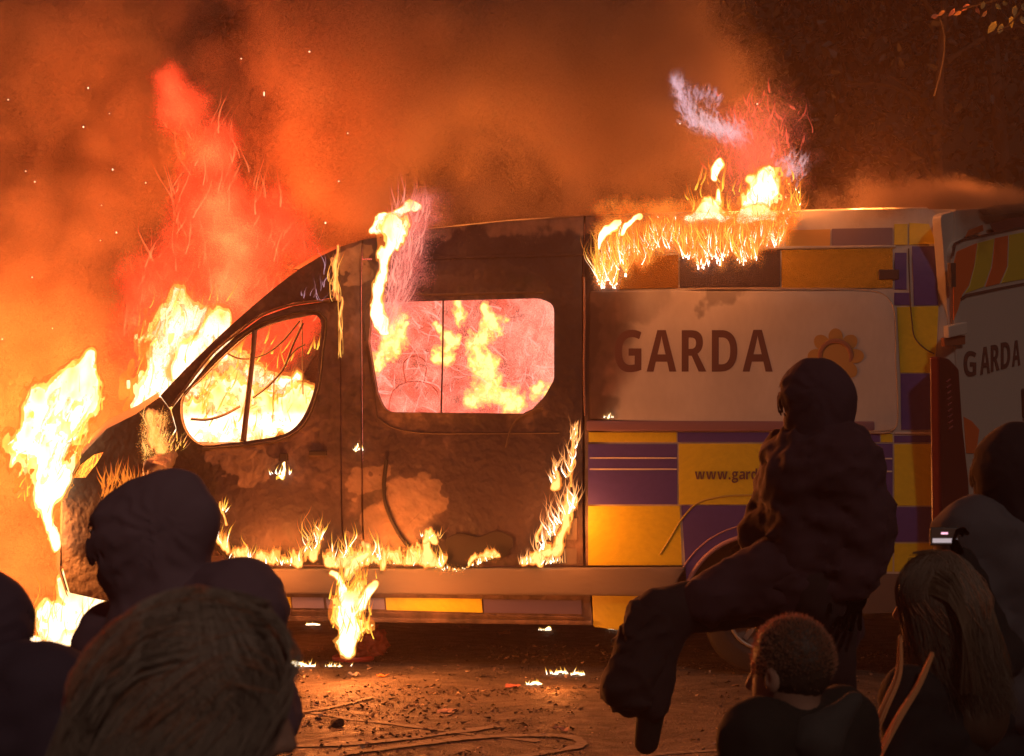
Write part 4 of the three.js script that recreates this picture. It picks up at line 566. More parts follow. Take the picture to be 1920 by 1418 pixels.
// by the wing and the mirror
wisps(fl16, 30, () => { const t = rnd(); return { p: onVan(lerp(270, 312, rnd()), lerp(860, 790, t), 0.03 + rr(0, 0.05)), len: rr(0.06, 0.2), w: rr(0.0015, 0.005), c0: [1.8, 0.8, 0.16], c1: [1.6, 0.6, 0.15], c2: ORA, a0: 0.85, a1: 0.05, sway: 1.0, fq: 9 }; });
moteCloud('flame_glow', 160, 0.12, redMote, () => ({ p: onVan(rr(268, 312), rr(775, 868), 0.03 + rr(0, 0.05)), s: rr(0.015, 0.035), sy: 1.7, c: ramp(rnd(), [1.0, 0.2, 0.03], [1.8, 0.7, 0.12], [2.2, 1.2, 0.3]) }), fl16, 40);
wisps(fl16, 40, () => ({ p: onVan(rr(300, 345), rr(815, 850), 0.04), len: rr(0.03, 0.1), w: rr(0.0015, 0.004), c0: YEL, c1: [1.8, 0.6, 0.2], c2: ORA, a0: 0.8, sway: 1, dir: V3(0.6, 0.7, 0).normalize() }));
wisps(fl16, 110, () => ({ p: onVan(rr(140, 190), rr(860, 900), -0.15 + rr(0, 0.1)), len: rr(0.05, 0.14), w: rr(0.0015, 0.004), c0: YEL, c1: YEL, c2: ORA, a0: 0.8, sway: 0.8, dir: V3(0.5, 0.8, 0).normalize() }));
wisps(fl16, 120, () => ({ p: onVan(rr(190, 270), rr(900, 960), 0.03), len: rr(0.06, 0.2), w: rr(0.003, 0.007), c0: ORA, c1: ORA, c2: RED, a0: 0.6, sway: 0.8 }));
const spotFlame = (label, p, s) => { const g = FIRE(label, p); const px = p.x / (CAM_D - p.z) * FOCAL + 960, py = 709 - (p.y - CAM_H) / (CAM_D - p.z) * FOCAL, k = s * 300; flameBody(g, [[px - k * 0.2, py, k * 0.22], [px, py - k * 0.5, k * 0.16], [px + k * 0.1, py - k * 0.9, k * 0.06]], p.z, { seed: px, amp: 0.9, cell: 0.005, freq: 20, levels: [['flame_core', 0.7, () => [...HOT, 1]], ['flame_sheath', 1.05, () => [...YEL, 0.4]]] }); wisps(g, 10, () => ({ p: p.clone().add(V3(gauss() * s * 0.35, rr(0, s * 0.2), gauss() * s * 0.2)), len: s * rr(0.3, 0.9), w: s * 0.04, c0: HOT, c1: YEL, c2: ORA, a0: 0.95, sway: 0.8 })); return g; };
spotFlame('small flame at the door handle of the burnt sliding door', onVan(672, 846, 0.03), 0.05); spotFlame('small white flame dripping on the cab door below the window', onVan(530, 893, 0.03), 0.09); spotFlame('tiny flame on the moulding left of the white panel', onVan(1141, 784, 0.03), 0.04);
// on the ground by the sill
let fl17 = FIRE('bright white flame standing on the road beside the sill, below the sliding door', G(655, 1216));
flameBody(fl17, [[650, 1208, 20], [652, 1170, 27], [660, 1130, 30], [668, 1112, 20]], 0.3, { seed: 17, amp: 0.8, cell: 0.01, freq: 8 });
flameBody(fl17, [[648, 1130, 14], [634, 1105, 10], [624, 1080, 5]], 0.3, { seed: 17.3, amp: 0.7, cell: 0.009, freq: 9 }); flameBody(fl17, [[670, 1130, 16], [684, 1108, 11], [700, 1096, 6]], 0.32, { seed: 17.6, amp: 0.7, cell: 0.009, freq: 9 });
wisps(fl17, 130, () => ({ p: P(660 + gauss() * 18, rr(1080, 1205), 0.32 + rr(-0.06, 0.06)), len: rr(0.05, 0.22), w: rr(0.002, 0.006), c0: YEL, c1: ORA, c2: ORA, a0: 0.8, sway: 0.7 }));
for (const [px, py, s, l] of [[1047, 1264, 0.075, 'largest of the small white flares burning on the road'], [1083, 1266, 0.05, 'small white flare just right of the largest road flare'], [1000, 1284, 0.06, 'small white flare nearest the camera on the open road'], [1150, 1180, 0.05, 'small flare on the road under the rear sill'], [1023, 1182, 0.04, 'tiny flare in the shadow below the sill'], [560, 1250, 0.1, 'low yellow flare on the road left of the standing flame'], [628, 1250, 0.05, 'small flare just left of the red ring on the road'], [585, 1172, 0.04, 'flicker under the sill left of the standing flame'], [636, 1166, 0.04, 'flicker under the sill touching the standing flame']]) {
  const g = FIRE(l, G(px, py)); const z = G(px, py).z, k = s * 300; flameBody(g, [[px - k * 0.7, py - 1, 3], [px - k * 0.1, py - k * 0.16, k * 0.2], [px + k * 0.8, py - 2, 3]], z, { seed: px, amp: 0.8, cell: 0.005, freq: 22, stretch: 1, levels: [['flame_core', 0.7, () => [...HOT, 1]], ['flame_sheath', 1.05, () => [...YEL, 0.4]]] });
  wisps(g, 10, () => ({ p: G(px, py).add(V3(gauss() * s * 0.7, 0, gauss() * s * 0.2)), len: s * rr(0.3, 0.8), w: s * 0.05, c0: HOT, c1: YEL, c2: ORA, a0: 0.9, sway: 0.9 }));
}
// light that the fires cast, each lamp just in front of its flame
const WARM = [1, 0.25, 0.045];
for (const [p, c, w, r] of [
  [P(10, 760, -1.2), [1, 0.17, 0.025], 24, 14], [P(-50, 960, -0.75), WARM, 38, 10], [P(330, 600, -0.6), WARM, 24, 14], [P(460, 740, -0.6), WARM, 9, 10], [P(400, 400, -0.6), [1, 0.11, 0.02], 20, 14],
  [P(880, 660, -0.55), [1, 0.2, 0.1], 6, 14], [P(725, 440, 0.22), WARM, 1.6, 5], [P(1150, 440, 0.45), WARM, 0.6, 6], [P(1330, 420, 0.5), WARM, 0.7, 6], [P(1640, 330, -1.0), WARM, 15, 8], [P(1430, 340, -0.1), WARM, 13, 8], [P(60, 950, -2.2), WARM, 14, 14], [P(900, 360, -0.9), WARM, 8, 20],
  [P(500, 1030, 0.05), WARM, 1.2, 4], [P(720, 1020, 0.2), WARM, 1.2, 4], [P(1050, 980, 0.3), WARM, 1.2, 4], [P(655, 1150, 0.5), WARM, 6, 4], [P(1040, 1250, 0.7), WARM, 0.5, 2],
]) fireLight(p, c, w, r);

// ---------------------------------------------------------------- smoke
reseed(900);
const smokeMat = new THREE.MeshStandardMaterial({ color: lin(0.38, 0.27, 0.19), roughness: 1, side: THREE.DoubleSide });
const puffs = [ // centre px, radii px, weight, nearest and farthest z
  [120, 520, 560, 620, 0.95, -1.5, -3.8], [-60, 150, 460, 360, 0.75, -1.5, -3.8], [60, 950, 520, 420, 1.0, -1.7, -3.8], [300, 60, 220, 240, 0.35, -1.2, -3.8], [650, 150, 210, 240, 1, -0.4, -2.1], [820, 260, 270, 230, 1.1, -0.2, -2.0], [960, 90, 330, 230, 0.8, -0.5, -2.2], [1130, 230, 270, 220, 1.0, -0.3, -2.0], [1330, 250, 175, 215, 1.05, -0.3, -2.0], [1260, 60, 170, 170, 0.75, -0.4, -2.0], [1410, 330, 110, 90, 0.9, 0, -1.8], [560, 330, 260, 220, 0.8, -0.8, -2.6], [900, 392, 260, 50, 0.85, 0.25, -1.2], [1590, 378, 240, 44, 1.2, 0.2, -1.4], [1780, 376, 150, 30, 1.15, 0.2, -1.2], [-220, 800, 440, 460, 0.9, -1.5, -3.6]];
const lamps = scene.children.filter((o) => o.isPointLight).map((o) => o.position);
const smokeD = (px, py, z, w) => { let v = 0; for (const [x, y, rx, ry, k, z0, z1] of puffs) if (z < z0 && z > z1) v = Math.max(v, k * (1.05 - Math.hypot((px - x) / rx, (py - y) / ry))); if (v <= 0) return 0; const a = w.x + 0.25 * noise3(w.x * 1.3, w.y * 1.3, w.z * 1.3), b = w.y + 0.25 * noise3(w.y * 1.3, w.z * 1.3, w.x * 1.3 + 5); return v + 0.8 * fbm(a * 1.1 + 3, b * 1.0, w.z * 1.1, 3) + 1.0 * (0.33 - Math.abs(noise3(a * 1.7, b * 1.5, w.z * 1.2))) + 0.4 * (0.33 - Math.abs(noise3(a * 4.1, b * 3.8, w.z * 4.1))); };
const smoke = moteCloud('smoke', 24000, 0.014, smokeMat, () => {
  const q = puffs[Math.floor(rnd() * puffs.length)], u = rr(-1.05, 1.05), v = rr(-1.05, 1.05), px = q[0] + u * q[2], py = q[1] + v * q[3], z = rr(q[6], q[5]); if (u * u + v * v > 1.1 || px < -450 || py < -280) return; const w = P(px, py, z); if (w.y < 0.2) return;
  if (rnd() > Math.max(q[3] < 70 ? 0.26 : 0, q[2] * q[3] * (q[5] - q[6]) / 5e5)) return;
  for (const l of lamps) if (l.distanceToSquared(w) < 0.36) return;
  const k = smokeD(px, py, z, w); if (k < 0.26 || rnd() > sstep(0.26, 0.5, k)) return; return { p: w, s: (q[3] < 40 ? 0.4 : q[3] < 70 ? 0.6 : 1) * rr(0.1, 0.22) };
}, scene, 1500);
tag(smoke, 'thick orange-lit smoke rolling up from the burning van', 'smoke'); smoke.userData.kind = 'stuff';

// sparks drifting in the air
{
  const m = new THREE.MeshBasicMaterial({ color: lin(2.4, 1.5, 1.0) }), geo = new THREE.OctahedronGeometry(0.006, 1); let first;
  for (const [px, py, z] of [[15, 187, -0.4], [48, 321, -0.2], [65, 341, 0], [273, 343, -0.5], [211, 318, -0.3], [156, 238, 0.1], [205, 213, -0.2], [580, 97, 0.2], [495, 176, 0.1], [652, 250, -0.1], [190, 385, 0.3], [218, 436, 0], [188, 451, -0.2], [98, 616, 0.4], [4, 636, 0.2], [610, 418, 0.4], [635, 340, 0], [165, 165, 0.3], [1275, 232, 0.4], [1420, 195, 0.2], [452, 110, 0.5], [60, 520, 0.2]]) {
    const o = first ? first.clone() : new THREE.Mesh(geo, m); first ??= o; o.name = numbered('spark'); o.position.copy(P(px, py, z)); o.scale.set(rr(0.5, 0.9), px === 495 ? 2.6 : rr(0.5, 1.2), 0.7); tag(o, 'glowing spark drifting in the smoke above the van', 'spark', 'sparks in the air over the fire'); scene.add(o);
  }
}
// ---------------------------------------------------------------- people
reseed(4242);
const clothTex = dataTex(256, 256, (u, v) => { const g = 0.72 + 0.3 * tileN(u, v, 30, 2) + 0.25 * tileN(u, v, 4, 3); return [g, g, g]; }, true);
const cloth = (c, r = 0.9) => new THREE.MeshPhysicalMaterial({ color: lin(...c), roughness: r, sheen: 0.35, sheenColor: lin(0.25, 0.2, 0.18), sheenRoughness: 0.6 });
const skin = std([0.42, 0.23, 0.16], 0.55), shoeMat = std([0.03, 0.028, 0.028], 0.6);
const hairMat = (c) => new THREE.MeshPhysicalMaterial({ color: lin(...c), roughness: 0.6, sheen: 0.3, sheenColor: lin(...c), sheenRoughness: 0.4 });
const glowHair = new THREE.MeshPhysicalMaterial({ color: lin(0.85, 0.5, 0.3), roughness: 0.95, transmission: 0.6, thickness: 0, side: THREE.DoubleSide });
// head about its own centre, looking along +z; size 1 = a grown-up's
function headField(x, y, z) {
  const ax = Math.abs(x);
  let d = ell(x, y, z, [0, 0.025, -0.012], 0.076, 0.098, 0.094);
  d = smin(d, ell(x, y, z, [0, -0.045, 0.026], 0.058, 0.078, 0.066), 0.03);
  d = smin(d, ell(x, y, z, [0, -0.098, 0.058], 0.026, 0.022, 0.026), 0.03);                            // chin
  d = smin(d, cap(ax, y, z, { x: 0.01, y: 0.022, z: 0.083 }, { x: 0.045, y: 0.02, z: 0.066 }, 0.01, 0.008), 0.012);   // brow
  d = Math.max(d, -ell(ax, y, z, [0.031, 0.002, 0.096], 0.02, 0.013, 0.02));                            // eye sockets
  d = Math.min(d, Math.hypot(ax - 0.031, y - 0.002, z - 0.07) - 0.0135);                              // eyes
  d = smin(d, cap(x, y, z, { x: 0, y: 0.008, z: 0.088 }, { x: 0, y: -0.034, z: 0.108 }, 0.008, 0.0125), 0.012);   // nose
  d = smin(d, cap(ax, y, z, { x: 0, y: -0.038, z: 0.1 }, { x: 0.014, y: -0.04, z: 0.092 }, 0.008, 0.007), 0.006);
  d = smin(d, cap(ax, y, z, { x: 0, y: -0.062, z: 0.092 }, { x: 0.022, y: -0.064, z: 0.082 }, 0.0065, 0.003), 0.005);    // lips
  d = smin(d, cap(ax, y, z, { x: 0, y: -0.073, z: 0.09 }, { x: 0.018, y: -0.07, z: 0.082 }, 0.0075, 0.003), 0.005);
  d = smin(d, Math.max(ell(ax, y, z, [0.08, -0.008, -0.004], 0.012, 0.032, 0.02), -ell(ax, y, z, [0.092, -0.004, 0.004], 0.008, 0.018, 0.01)), 0.006);  // ears
  d = smin(d, cap(x, y, z, { x: 0, y: -0.06, z: -0.02 }, { x: 0, y: -0.16, z: -0.03 }, 0.052, 0.056), 0.03);   // neck
  return d;
}
const headGeo = nets(sample(headField, V3(-0.115, -0.17, -0.13), V3(0.115, 0.14, 0.14), 0.005));
// a left hand: palm towards -x, fingers along -y; curl bends the fingers
function handGeo(curl, spread = 1) {
  const segs = [], F = [[0.03, 0.0, 0.037, 0.024, 0.02, 0.0085], [0.011, 0.003, 0.044, 0.028, 0.021, 0.009], [-0.009, 0.0, 0.04, 0.026, 0.021, 0.0085], [-0.028, -0.008, 0.031, 0.02, 0.018, 0.0075]];
  for (const [z, dy, l1, l2, l3, r] of F) { let p = V3(0, -0.085 - dy * -1, z), a = curl * 0.55; for (const l of [l1, l2, l3]) { const q = p.clone().add(V3(-Math.sin(a) * l, -Math.cos(a) * l, z * 0.12 * spread)); segs.push([p, q, r, r * 0.9]); p = q; a += curl * 0.75; } }
  { let p = V3(-0.004, -0.025, 0.034), d = [V3(-0.012, -0.03, 0.026), V3(-0.014, -0.03, 0.006), V3(-0.012, -0.024, -0.004)], r = 0.012; for (const v of d) { const q = p.clone().add(v); segs.push([p, q, r, r * 0.88]); p = q; r *= 0.88; } }
  const f = (x, y, z) => { let d = Math.max(Math.abs(x) * 0 + ell(x, y, z, [0, -0.05, 0], 0.017, 0.052, 0.043), -1); d = smin(d, cap(x, y, z, { x: 0, y: 0.03, z: 0 }, { x: 0, y: -0.02, z: 0 }, 0.026, 0.026), 0.02); for (const [a, b, ra, rb] of segs) d = smin(d, cap(x, y, z, a, b, ra, rb), 0.006); return d; };
  return nets(sample(f, V3(-0.12, -0.21, -0.07), V3(0.05, 0.06, 0.1), 0.0045));
}
const handHang = handGeo(0.55), handGrip = handGeo(1.35);
// o: at [x, z], h height, yaw, lean, joints by name (world) to override, head {yaw, tilt, size}, jacket / trousers / colours
function person(label, o) {
  const g = thing('person', label, 'person', V3(o.at[0], 0, o.at[1]), 'people watching in front of the van'); g.updateMatrixWorld(true);
  const s = o.h / 1.75, c = Math.cos(o.yaw), n = Math.sin(o.yaw), W = (x, y, z) => V3(o.at[0] + s * (x * c + z * n), s * y, o.at[1] + s * (-x * n + z * c));
  const j = { pelvis: W(0, 0.95, 0), waist: W(0, 1.1, 0.01), chest: W(0, 1.3, 0), neck: W(0, 1.47, -0.02), head: W(0, 1.635, 0.02) };
  for (const [k, q] of [['L', 1], ['R', -1]]) Object.assign(j, { ['sh' + k]: W(0.18 * q, 1.41, -0.01), ['el' + k]: W(0.235 * q, 1.14, -0.02), ['wr' + k]: W(0.24 * q, 0.9, 0.07), ['hip' + k]: W(0.09 * q, 0.92, 0), ['kn' + k]: W(0.1 * q, 0.5, 0.02), ['an' + k]: W(0.105 * q, 0.09, -0.02), ['to' + k]: W(0.125 * q, 0.035, 0.15) });
  Object.assign(j, o.j ?? {});
  const hs = (o.head?.size ?? 1) * Math.pow(s, 0.45);
  const HM = new THREE.Matrix4().compose(j.head, new THREE.Quaternion().setFromEuler(new THREE.Euler(o.head?.tilt ?? 0, o.head?.yaw ?? o.yaw, o.head?.roll ?? 0, 'YXZ')), V3(hs, hs, hs));
  const bones = [['pelvis', 'waist', 0.13, 0.115], ['waist', 'chest', 0.115, 0.13], ['chest', 'neck', 0.12, 0.055], ['neck', 'head', 0.05, 0.05]];
  for (const k of ['L', 'R']) bones.push(['chest', 'sh' + k, 0.09, 0.06], ['sh' + k, 'el' + k, 0.05, 0.038], ['el' + k, 'wr' + k, 0.038, 0.026], ['hip' + k, 'kn' + k, 0.08, 0.055], ['kn' + k, 'an' + k, 0.055, 0.036], ['an' + k, 'to' + k, 0.036, 0.028]);
  const B = bones.map(([a, b, ra, rb]) => [j[a], j[b], ra * s, rb * s]);
  const box = (list, m) => { const lo = V3(1e9, 1e9, 1e9), hi = lo.clone().negate(); for (const [a, b, ra, rb] of list) { lo.min(a.clone().subScalar(ra + m)).min(b.clone().subScalar(rb + m)); hi.max(a.clone().addScalar(ra + m)).max(b.clone().addScalar(rb + m)); } return [lo, hi]; };
  const field = (list, k) => (x, y, z) => { let d = 9; for (const [a, b, ra, rb] of list) d = smin(d, cap(x, y, z, a, b, ra, rb), k); return d; };
  const pieces = [nets(sample(field(B, 0.05 * s), ...box(B, 0.04), 0.016)), headGeo.clone().applyMatrix4(HM)];
  for (const k of ['L', 'R']) {
    const fore = j['wr' + k].clone().sub(j['el' + k]).normalize(), m = new THREE.Matrix4(), y = fore.clone().negate(), x0 = (o.palm?.[k] ?? W(k === 'L' ? 1 : -1, 0, 0).sub(W(0, 0, 0))).clone(), x = x0.addScaledVector(y, -x0.dot(y)).normalize(), z = x.clone().cross(y);
    m.makeBasis(x, y, z).setPosition(j['wr' + k].clone().addScaledVector(fore, 0.01 * s)).scale(V3(s, s, s * (k === 'L' ? 1 : -1))); pieces.push((o.grip === k ? handGrip : handHang).clone().applyMatrix4(m));
  }
  part('body', pieces.map((p) => p), skin, g, true);
  // clothes: a fuller field over the same bones, broken by folds
  const grow = (names, add, extra = []) => [...bones.filter(([a, b]) => names.some((q) => q === a + '-' + b)).map(([a, b, ra, rb]) => [j[a], j[b], (ra + add) * s, (rb + add) * s]), ...extra];
  const both = (l) => l.flatMap((q) => [q.replaceAll('*', 'L'), q.replaceAll('*', 'R')]);
  const folds = (amp, fq) => (x, y, z) => amp * (fbm(x * fq, y * fq * 1.6, z * fq, 3) + 0.4 * Math.sin((y * 40 + 5 * noise3(x * 5, y * 5, z * 5))) * noise3(x * 6, y * 3, z * 6));
  const jk = grow(both(['pelvis-waist', 'waist-chest', 'chest-neck', 'chest-sh*', 'sh*-el*', 'el*-wr*']), o.bulk ?? 0.035), fj = field(jk, 0.07 * s), w1 = folds(0.012 * (o.fold ?? 1), 7);
  part('jacket', nets(sample((x, y, z) => fj(x, y, z) + w1(x, y, z), ...box(jk, 0.06), 0.014)), o.jacket ?? cloth([0.03, 0.027, 0.028]), g, true);
  const tr = grow(both(['hip*-kn*', 'kn*-an*']), o.baggy ?? 0.02, [[j.pelvis, j.hipL, 0.145 * s, 0.11 * s], [j.pelvis, j.hipR, 0.145 * s, 0.11 * s]]), ft = field(tr, 0.05 * s), w2 = folds(0.012, 6);
  part('trousers', nets(sample((x, y, z) => ft(x, y, z) + w2(x, y, z), ...box(tr, 0.05), 0.015)), o.trousers ?? cloth([0.025, 0.025, 0.03]), g, true);
  for (const k of ['L', 'R']) { const sh = [[j['an' + k].clone(), j['to' + k].clone(), 0.048 * s, 0.04 * s]]; part('shoe', nets(sample(field(sh, 0.02), ...box(sh, 0.03), 0.011)), shoeMat, g, true); }
  return { g, j, s, HM, hs, W };
}
// surfaces given in a head's own axes
function onHead(who, name, f, lo, hi, cell, mat) { return part(name, nets(sample(f, V3(...lo), V3(...hi), cell)).applyMatrix4(who.HM), mat, who.g, true); }
// a hood: a thick shell round the head, open at the face, running down into the shoulders
const hoodField = (rx, ry, rz, cz = -0.02, cy = 0.01, open = 0.055, crease = 1) => (x, y, z) => {
  const fold = 0.38 * crease * (0.01 * fbm(x * 11, y * 8, z * 11, 3) + 0.005 * Math.sin(14 * Math.atan2(y - 0.05, z + 0.1) + 5 * fbm(x * 8, y * 8, z * 8, 2)) * sstep(0.02, 0.1, Math.abs(x))) + 0.006 * Math.sin(y * 60 + z * 20) * sstep(-0.05, -0.2, y);
  let d = ell(x, y, z, [0, cy, cz], rx, ry, rz); d = smin(d, cap(x, y, z, { x: 0, y: -0.1, z: cz - 0.01 }, { x: 0, y: -0.24, z: cz }, rx * 0.82, rx * 1.15), 0.06);
  const inner = ell(x, y, z, [0, cy - 0.01, cz + 0.02], rx - 0.02, ry - 0.02, rz - 0.01); d = Math.max(d, -inner);
  return Math.max(d, -ell(x, y, z, [0, -0.02, cz + rz], 0.068, 0.1, open)) + fold;
};
function hoodSeam(who, f, mat) { const pts = []; for (let i = 0; i <= 14; i++) { const a = lerp(0.5, 3.3, i / 14), d = V3(0, Math.sin(a), Math.cos(a)), q = V3(0, 0.01, -0.02).addScaledVector(d, 0.26); for (let k = 0; k < 60 && f(q.x, q.y, q.z) > 0.001; k++) q.addScaledVector(d, -0.004); pts.push(q.applyMatrix4(who.HM)); } return part('hood_seam', tube(pts, 0.0035, 40, 6), mat, who.g, true); }
// strands: thin tapering hairs laid along given paths
function strands(who, name, n, path, r, mat) { const gs = []; for (let i = 0; i < n; i++) gs.push(taperTube(path(i / n, i), [r, r, r * 0.4], 8, 3, false)); const m = part(name, gs, mat, who.g, true); m.userData.kind = 'stuff'; return m; }

// hair lying over the whole skull and hanging from it: each strand starts somewhere on the crown, follows the head down and hangs free
function hairFall(who, n, [rx, ry, rz], [cy, cz], len, r, mat, drift, field) {
  const out = (q) => { const d = V3(q.x, Math.max(0, q.y - 0.02), q.z + 0.04).normalize(); for (let k = 0; k < 30 && field(q.x, q.y, q.z) < 0.002; k++) q.addScaledVector(d, 0.005); return q; };
  return strands(who, 'hair_strands', n, () => {
    let v; do v = V3(gauss(), gauss() + 0.6, gauss() - 0.15).normalize(); while (v.z > 0.62 && v.y < 0.75 || v.y < -0.1);
    const az = Math.atan2(v.x, v.z - 0.25), el0 = Math.asin(v.y), k = rr(0.985, 1.05), pts = [];
    for (let i = 0; i <= 4; i++) { const e = lerp(el0, -0.25, i / 4), a = az + 0.12 * Math.sin(i + n); pts.push(V3(Math.sin(a) * Math.cos(e) * rx * k, cy + Math.sin(e) * ry * k, cz + Math.cos(a) * Math.cos(e) * rz * k)); }
    const e = pts[4], o = rr(0.4, 1) * len; pts.push(V3(e.x * 1.02 + drift[0] * o + rr(-0.015, 0.015), e.y - o * 0.55, e.z + drift[1] * o + rr(-0.015, 0.015)), V3(e.x * 1.02 + drift[0] * o * 2 + rr(-0.025, 0.025), e.y - o, e.z + drift[1] * o * 2 + rr(-0.03, 0.03)));
    return pts.map((q) => out(q).applyMatrix4(who.HM));
  }, r, mat);
}
// loose hairs standing a little off the rest, thin enough for light to come through
function flyaways(who, f, n, r) {
  const land = (q, d, off) => { for (let k = 0; k < 90 && f(q.x, q.y, q.z) > off; k++) q.addScaledVector(d, -0.0025); return q; };
  return strands(who, 'hair_strands', n, () => {
    let v; do v = V3(gauss(), gauss() + 0.35, gauss() - 0.3).normalize(); while (v.z > 0.6 || v.y < -0.5);
    const h = 0.003 + 0.014 * rnd() * rnd(), pts = [], sw = rr(-0.15, 0.15); for (let i = 0; i < 5; i++) { const d = V3(v.x + sw * i * 0.4, v.y - 0.16 * i, v.z - 0.14 * i).normalize(); pts.push(land(V3(0, 0.0, -0.03).addScaledVector(d, 0.24), d, [0.001, h * 0.6, h, h * 0.9, h * 0.5][i])); }
    return pts.map((q) => q.applyMatrix4(who.HM));
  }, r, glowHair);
}
// hooded figure in front of the bonnet, looking to the left
{
  const d = 4.65, z = CAM_D - d, who = person('person in a dark hood and jacket looking left, their back half to the camera', { at: [P(300, 0, z).x, z], h: 1.56, yaw: -2.0, bulk: 0.06, jacket: cloth([0.2, 0.12, 0.15]), head: { yaw: -1.9, tilt: 0.12, size: 1.08 }, j: { head: P(272, 1032, z), neck: P(325, 1105, z), chest: P(350, 1240, z), shL: P(230, 1215, z - 0.08), shR: P(447, 1142, z + 0.08), elR: P(480, 1340, z + 0.12), elL: P(225, 1410, z - 0.1) } });
  onHead(who, 'hood', (x, y, z) => { const q = hoodField(0.122, 0.142, 0.148, -0.012, 0.02, 0.1, 1.6)(x, y, z); return smin(smin(q, cap(x, y, z, { x: 0, y: 0.1, z: -0.1 }, { x: 0, y: 0.07, z: -0.135 }, 0.07, 0.05), 0.08), cap(x, y, z, { x: 0, y: -0.14, z: -0.09 }, { x: 0, y: -0.24, z: -0.16 }, 0.08, 0.1), 0.06); }, [-0.22, -0.36, -0.3], [0.22, 0.23, 0.19], 0.008, cloth([0.24, 0.15, 0.18]));
  hoodSeam(who, hoodField(0.122, 0.142, 0.148, -0.012, 0.02, 0.1, 1.6), cloth([0.3, 0.2, 0.22]));
}
// long-haired woman nearest the camera, in profile to the right
{
  const d = 2.39, z = CAM_D - d, who = person('long-haired person nearest the camera, in profile to the right', { at: [P(350, 0, z).x, z], h: 1.54, yaw: 1.95, head: { yaw: 1.78, tilt: 0.16, size: 1.0 }, jacket: cloth([0.05, 0.03, 0.03]), j: { head: P(392, 1328, z), neck: P(345, 1530, z), chest: P(325, 1740, z) } });
  const hm = hairMat([0.34, 0.25, 0.19]);
  const hf = (x, y, z) => {
    let q = ell(x, y, z, [0, 0.03, -0.022], 0.1, 0.109, 0.113); q = smin(q, cap(x, y, z, { x: 0, y: -0.03, z: -0.07 }, { x: 0.01, y: -0.36, z: -0.13 }, 0.092, 0.11), 0.08);
    return Math.max(q, -ell(x, y, z, [0, -0.075, 0.115], 0.085, 0.115, 0.085)) + 0.006 * fbm(x * 9, y * 4, z * 9, 2);
  };
  onHead(who, 'hair', hf, [-0.17, -0.5, -0.28], [0.17, 0.18, 0.14], 0.008, hm);
  const H = (x, y, z) => V3(x, y, z).applyMatrix4(who.HM);
  reseed(5); strands(who, 'hair_strands', 260, () => { const a = rr(-1.3, 1.3), b = rr(0.25, 1), x = 0.107 * Math.sin(a), y0 = 0.03 + 0.117 * Math.cos(a); return [H(x * 0.8, y0 - 0.002, 0.06 * b), H(x, y0 * 0.98 + rr(0, 0.008), -0.02), H(x * 1.08, y0 * 0.75 + rr(-0.01, 0.01), -0.1), H(x * 1.1, y0 * 0.3 - 0.05, -0.15 + rr(-0.02, 0.01)), H(x * 1.1 + rr(-0.03, 0.03), -0.2, -0.17 + rr(-0.04, 0.03))]; }, 0.0012, hm);
  hairFall(who, 2600, [0.107, 0.116, 0.12], [0.03, -0.022], 0.34, 0.0011, hairMat([0.36, 0.265, 0.205]), [0, -0.18], hf);
  strands(who, 'hair_strands', 60, () => { const sgn = rnd() < 0.7 ? 1 : -1; return [H(0.03 * sgn, 0.14 + rr(-0.004, 0.008), 0.0), H(0.045 * sgn, 0.125 + rr(-0.006, 0.01), 0.06), H(0.06 * sgn, 0.09, 0.092 + rr(-0.01, 0.008)), H(0.078 * sgn, 0.03, 0.082 + rr(-0.015, 0.01)), H(0.088 * sgn, -0.05, 0.05 + rr(-0.02, 0.01))]; }, 0.0009, hm);
  flyaways(who, hf, 1100, 0.0008);
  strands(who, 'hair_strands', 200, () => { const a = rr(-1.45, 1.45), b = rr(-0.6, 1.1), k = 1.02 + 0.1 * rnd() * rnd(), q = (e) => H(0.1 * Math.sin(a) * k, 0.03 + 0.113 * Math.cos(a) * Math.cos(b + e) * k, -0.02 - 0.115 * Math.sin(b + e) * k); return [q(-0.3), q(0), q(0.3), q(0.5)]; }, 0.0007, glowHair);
  strands(who, 'hair_strands', 120, () => { const k = rr(0, 1); return [H(0.05, 0.02, -0.13), H(0.06, -0.08, -0.155 - 0.02 * k), H(0.06, -0.18, -0.17 - 0.05 * k), H(0.05, -0.3, -0.2 - 0.07 * k + rr(-0.02, 0.02))]; }, 0.0012, hm);
}
// figure cut by the left edge
{
  const d = 3.6, z = CAM_D - d, who = person('person in a dark cap-like hood cut off by the left edge of the view', { at: [P(-40, 0, z).x, z], h: 1.5, yaw: 2.7, head: { yaw: 2.5, size: 1.0 }, bulk: 0.05, jacket: cloth([0.09, 0.06, 0.09]), j: { head: P(-30, 1200, z) } });
  onHead(who, 'hood', hoodField(0.098, 0.122, 0.115, -0.012, 0.02, 0.09), [-0.17, -0.34, -0.2], [0.17, 0.19, 0.17], 0.009, cloth([0.12, 0.075, 0.11]));
  part('collar', new THREE.TorusGeometry(0.098, 0.03, 10, 28).rotateX(Math.PI / 2).scale(1, 1.5, 1).translate(...P(-30, 1345, z).toArray()), cloth([0.03, 0.025, 0.028]), who.g, true);
}
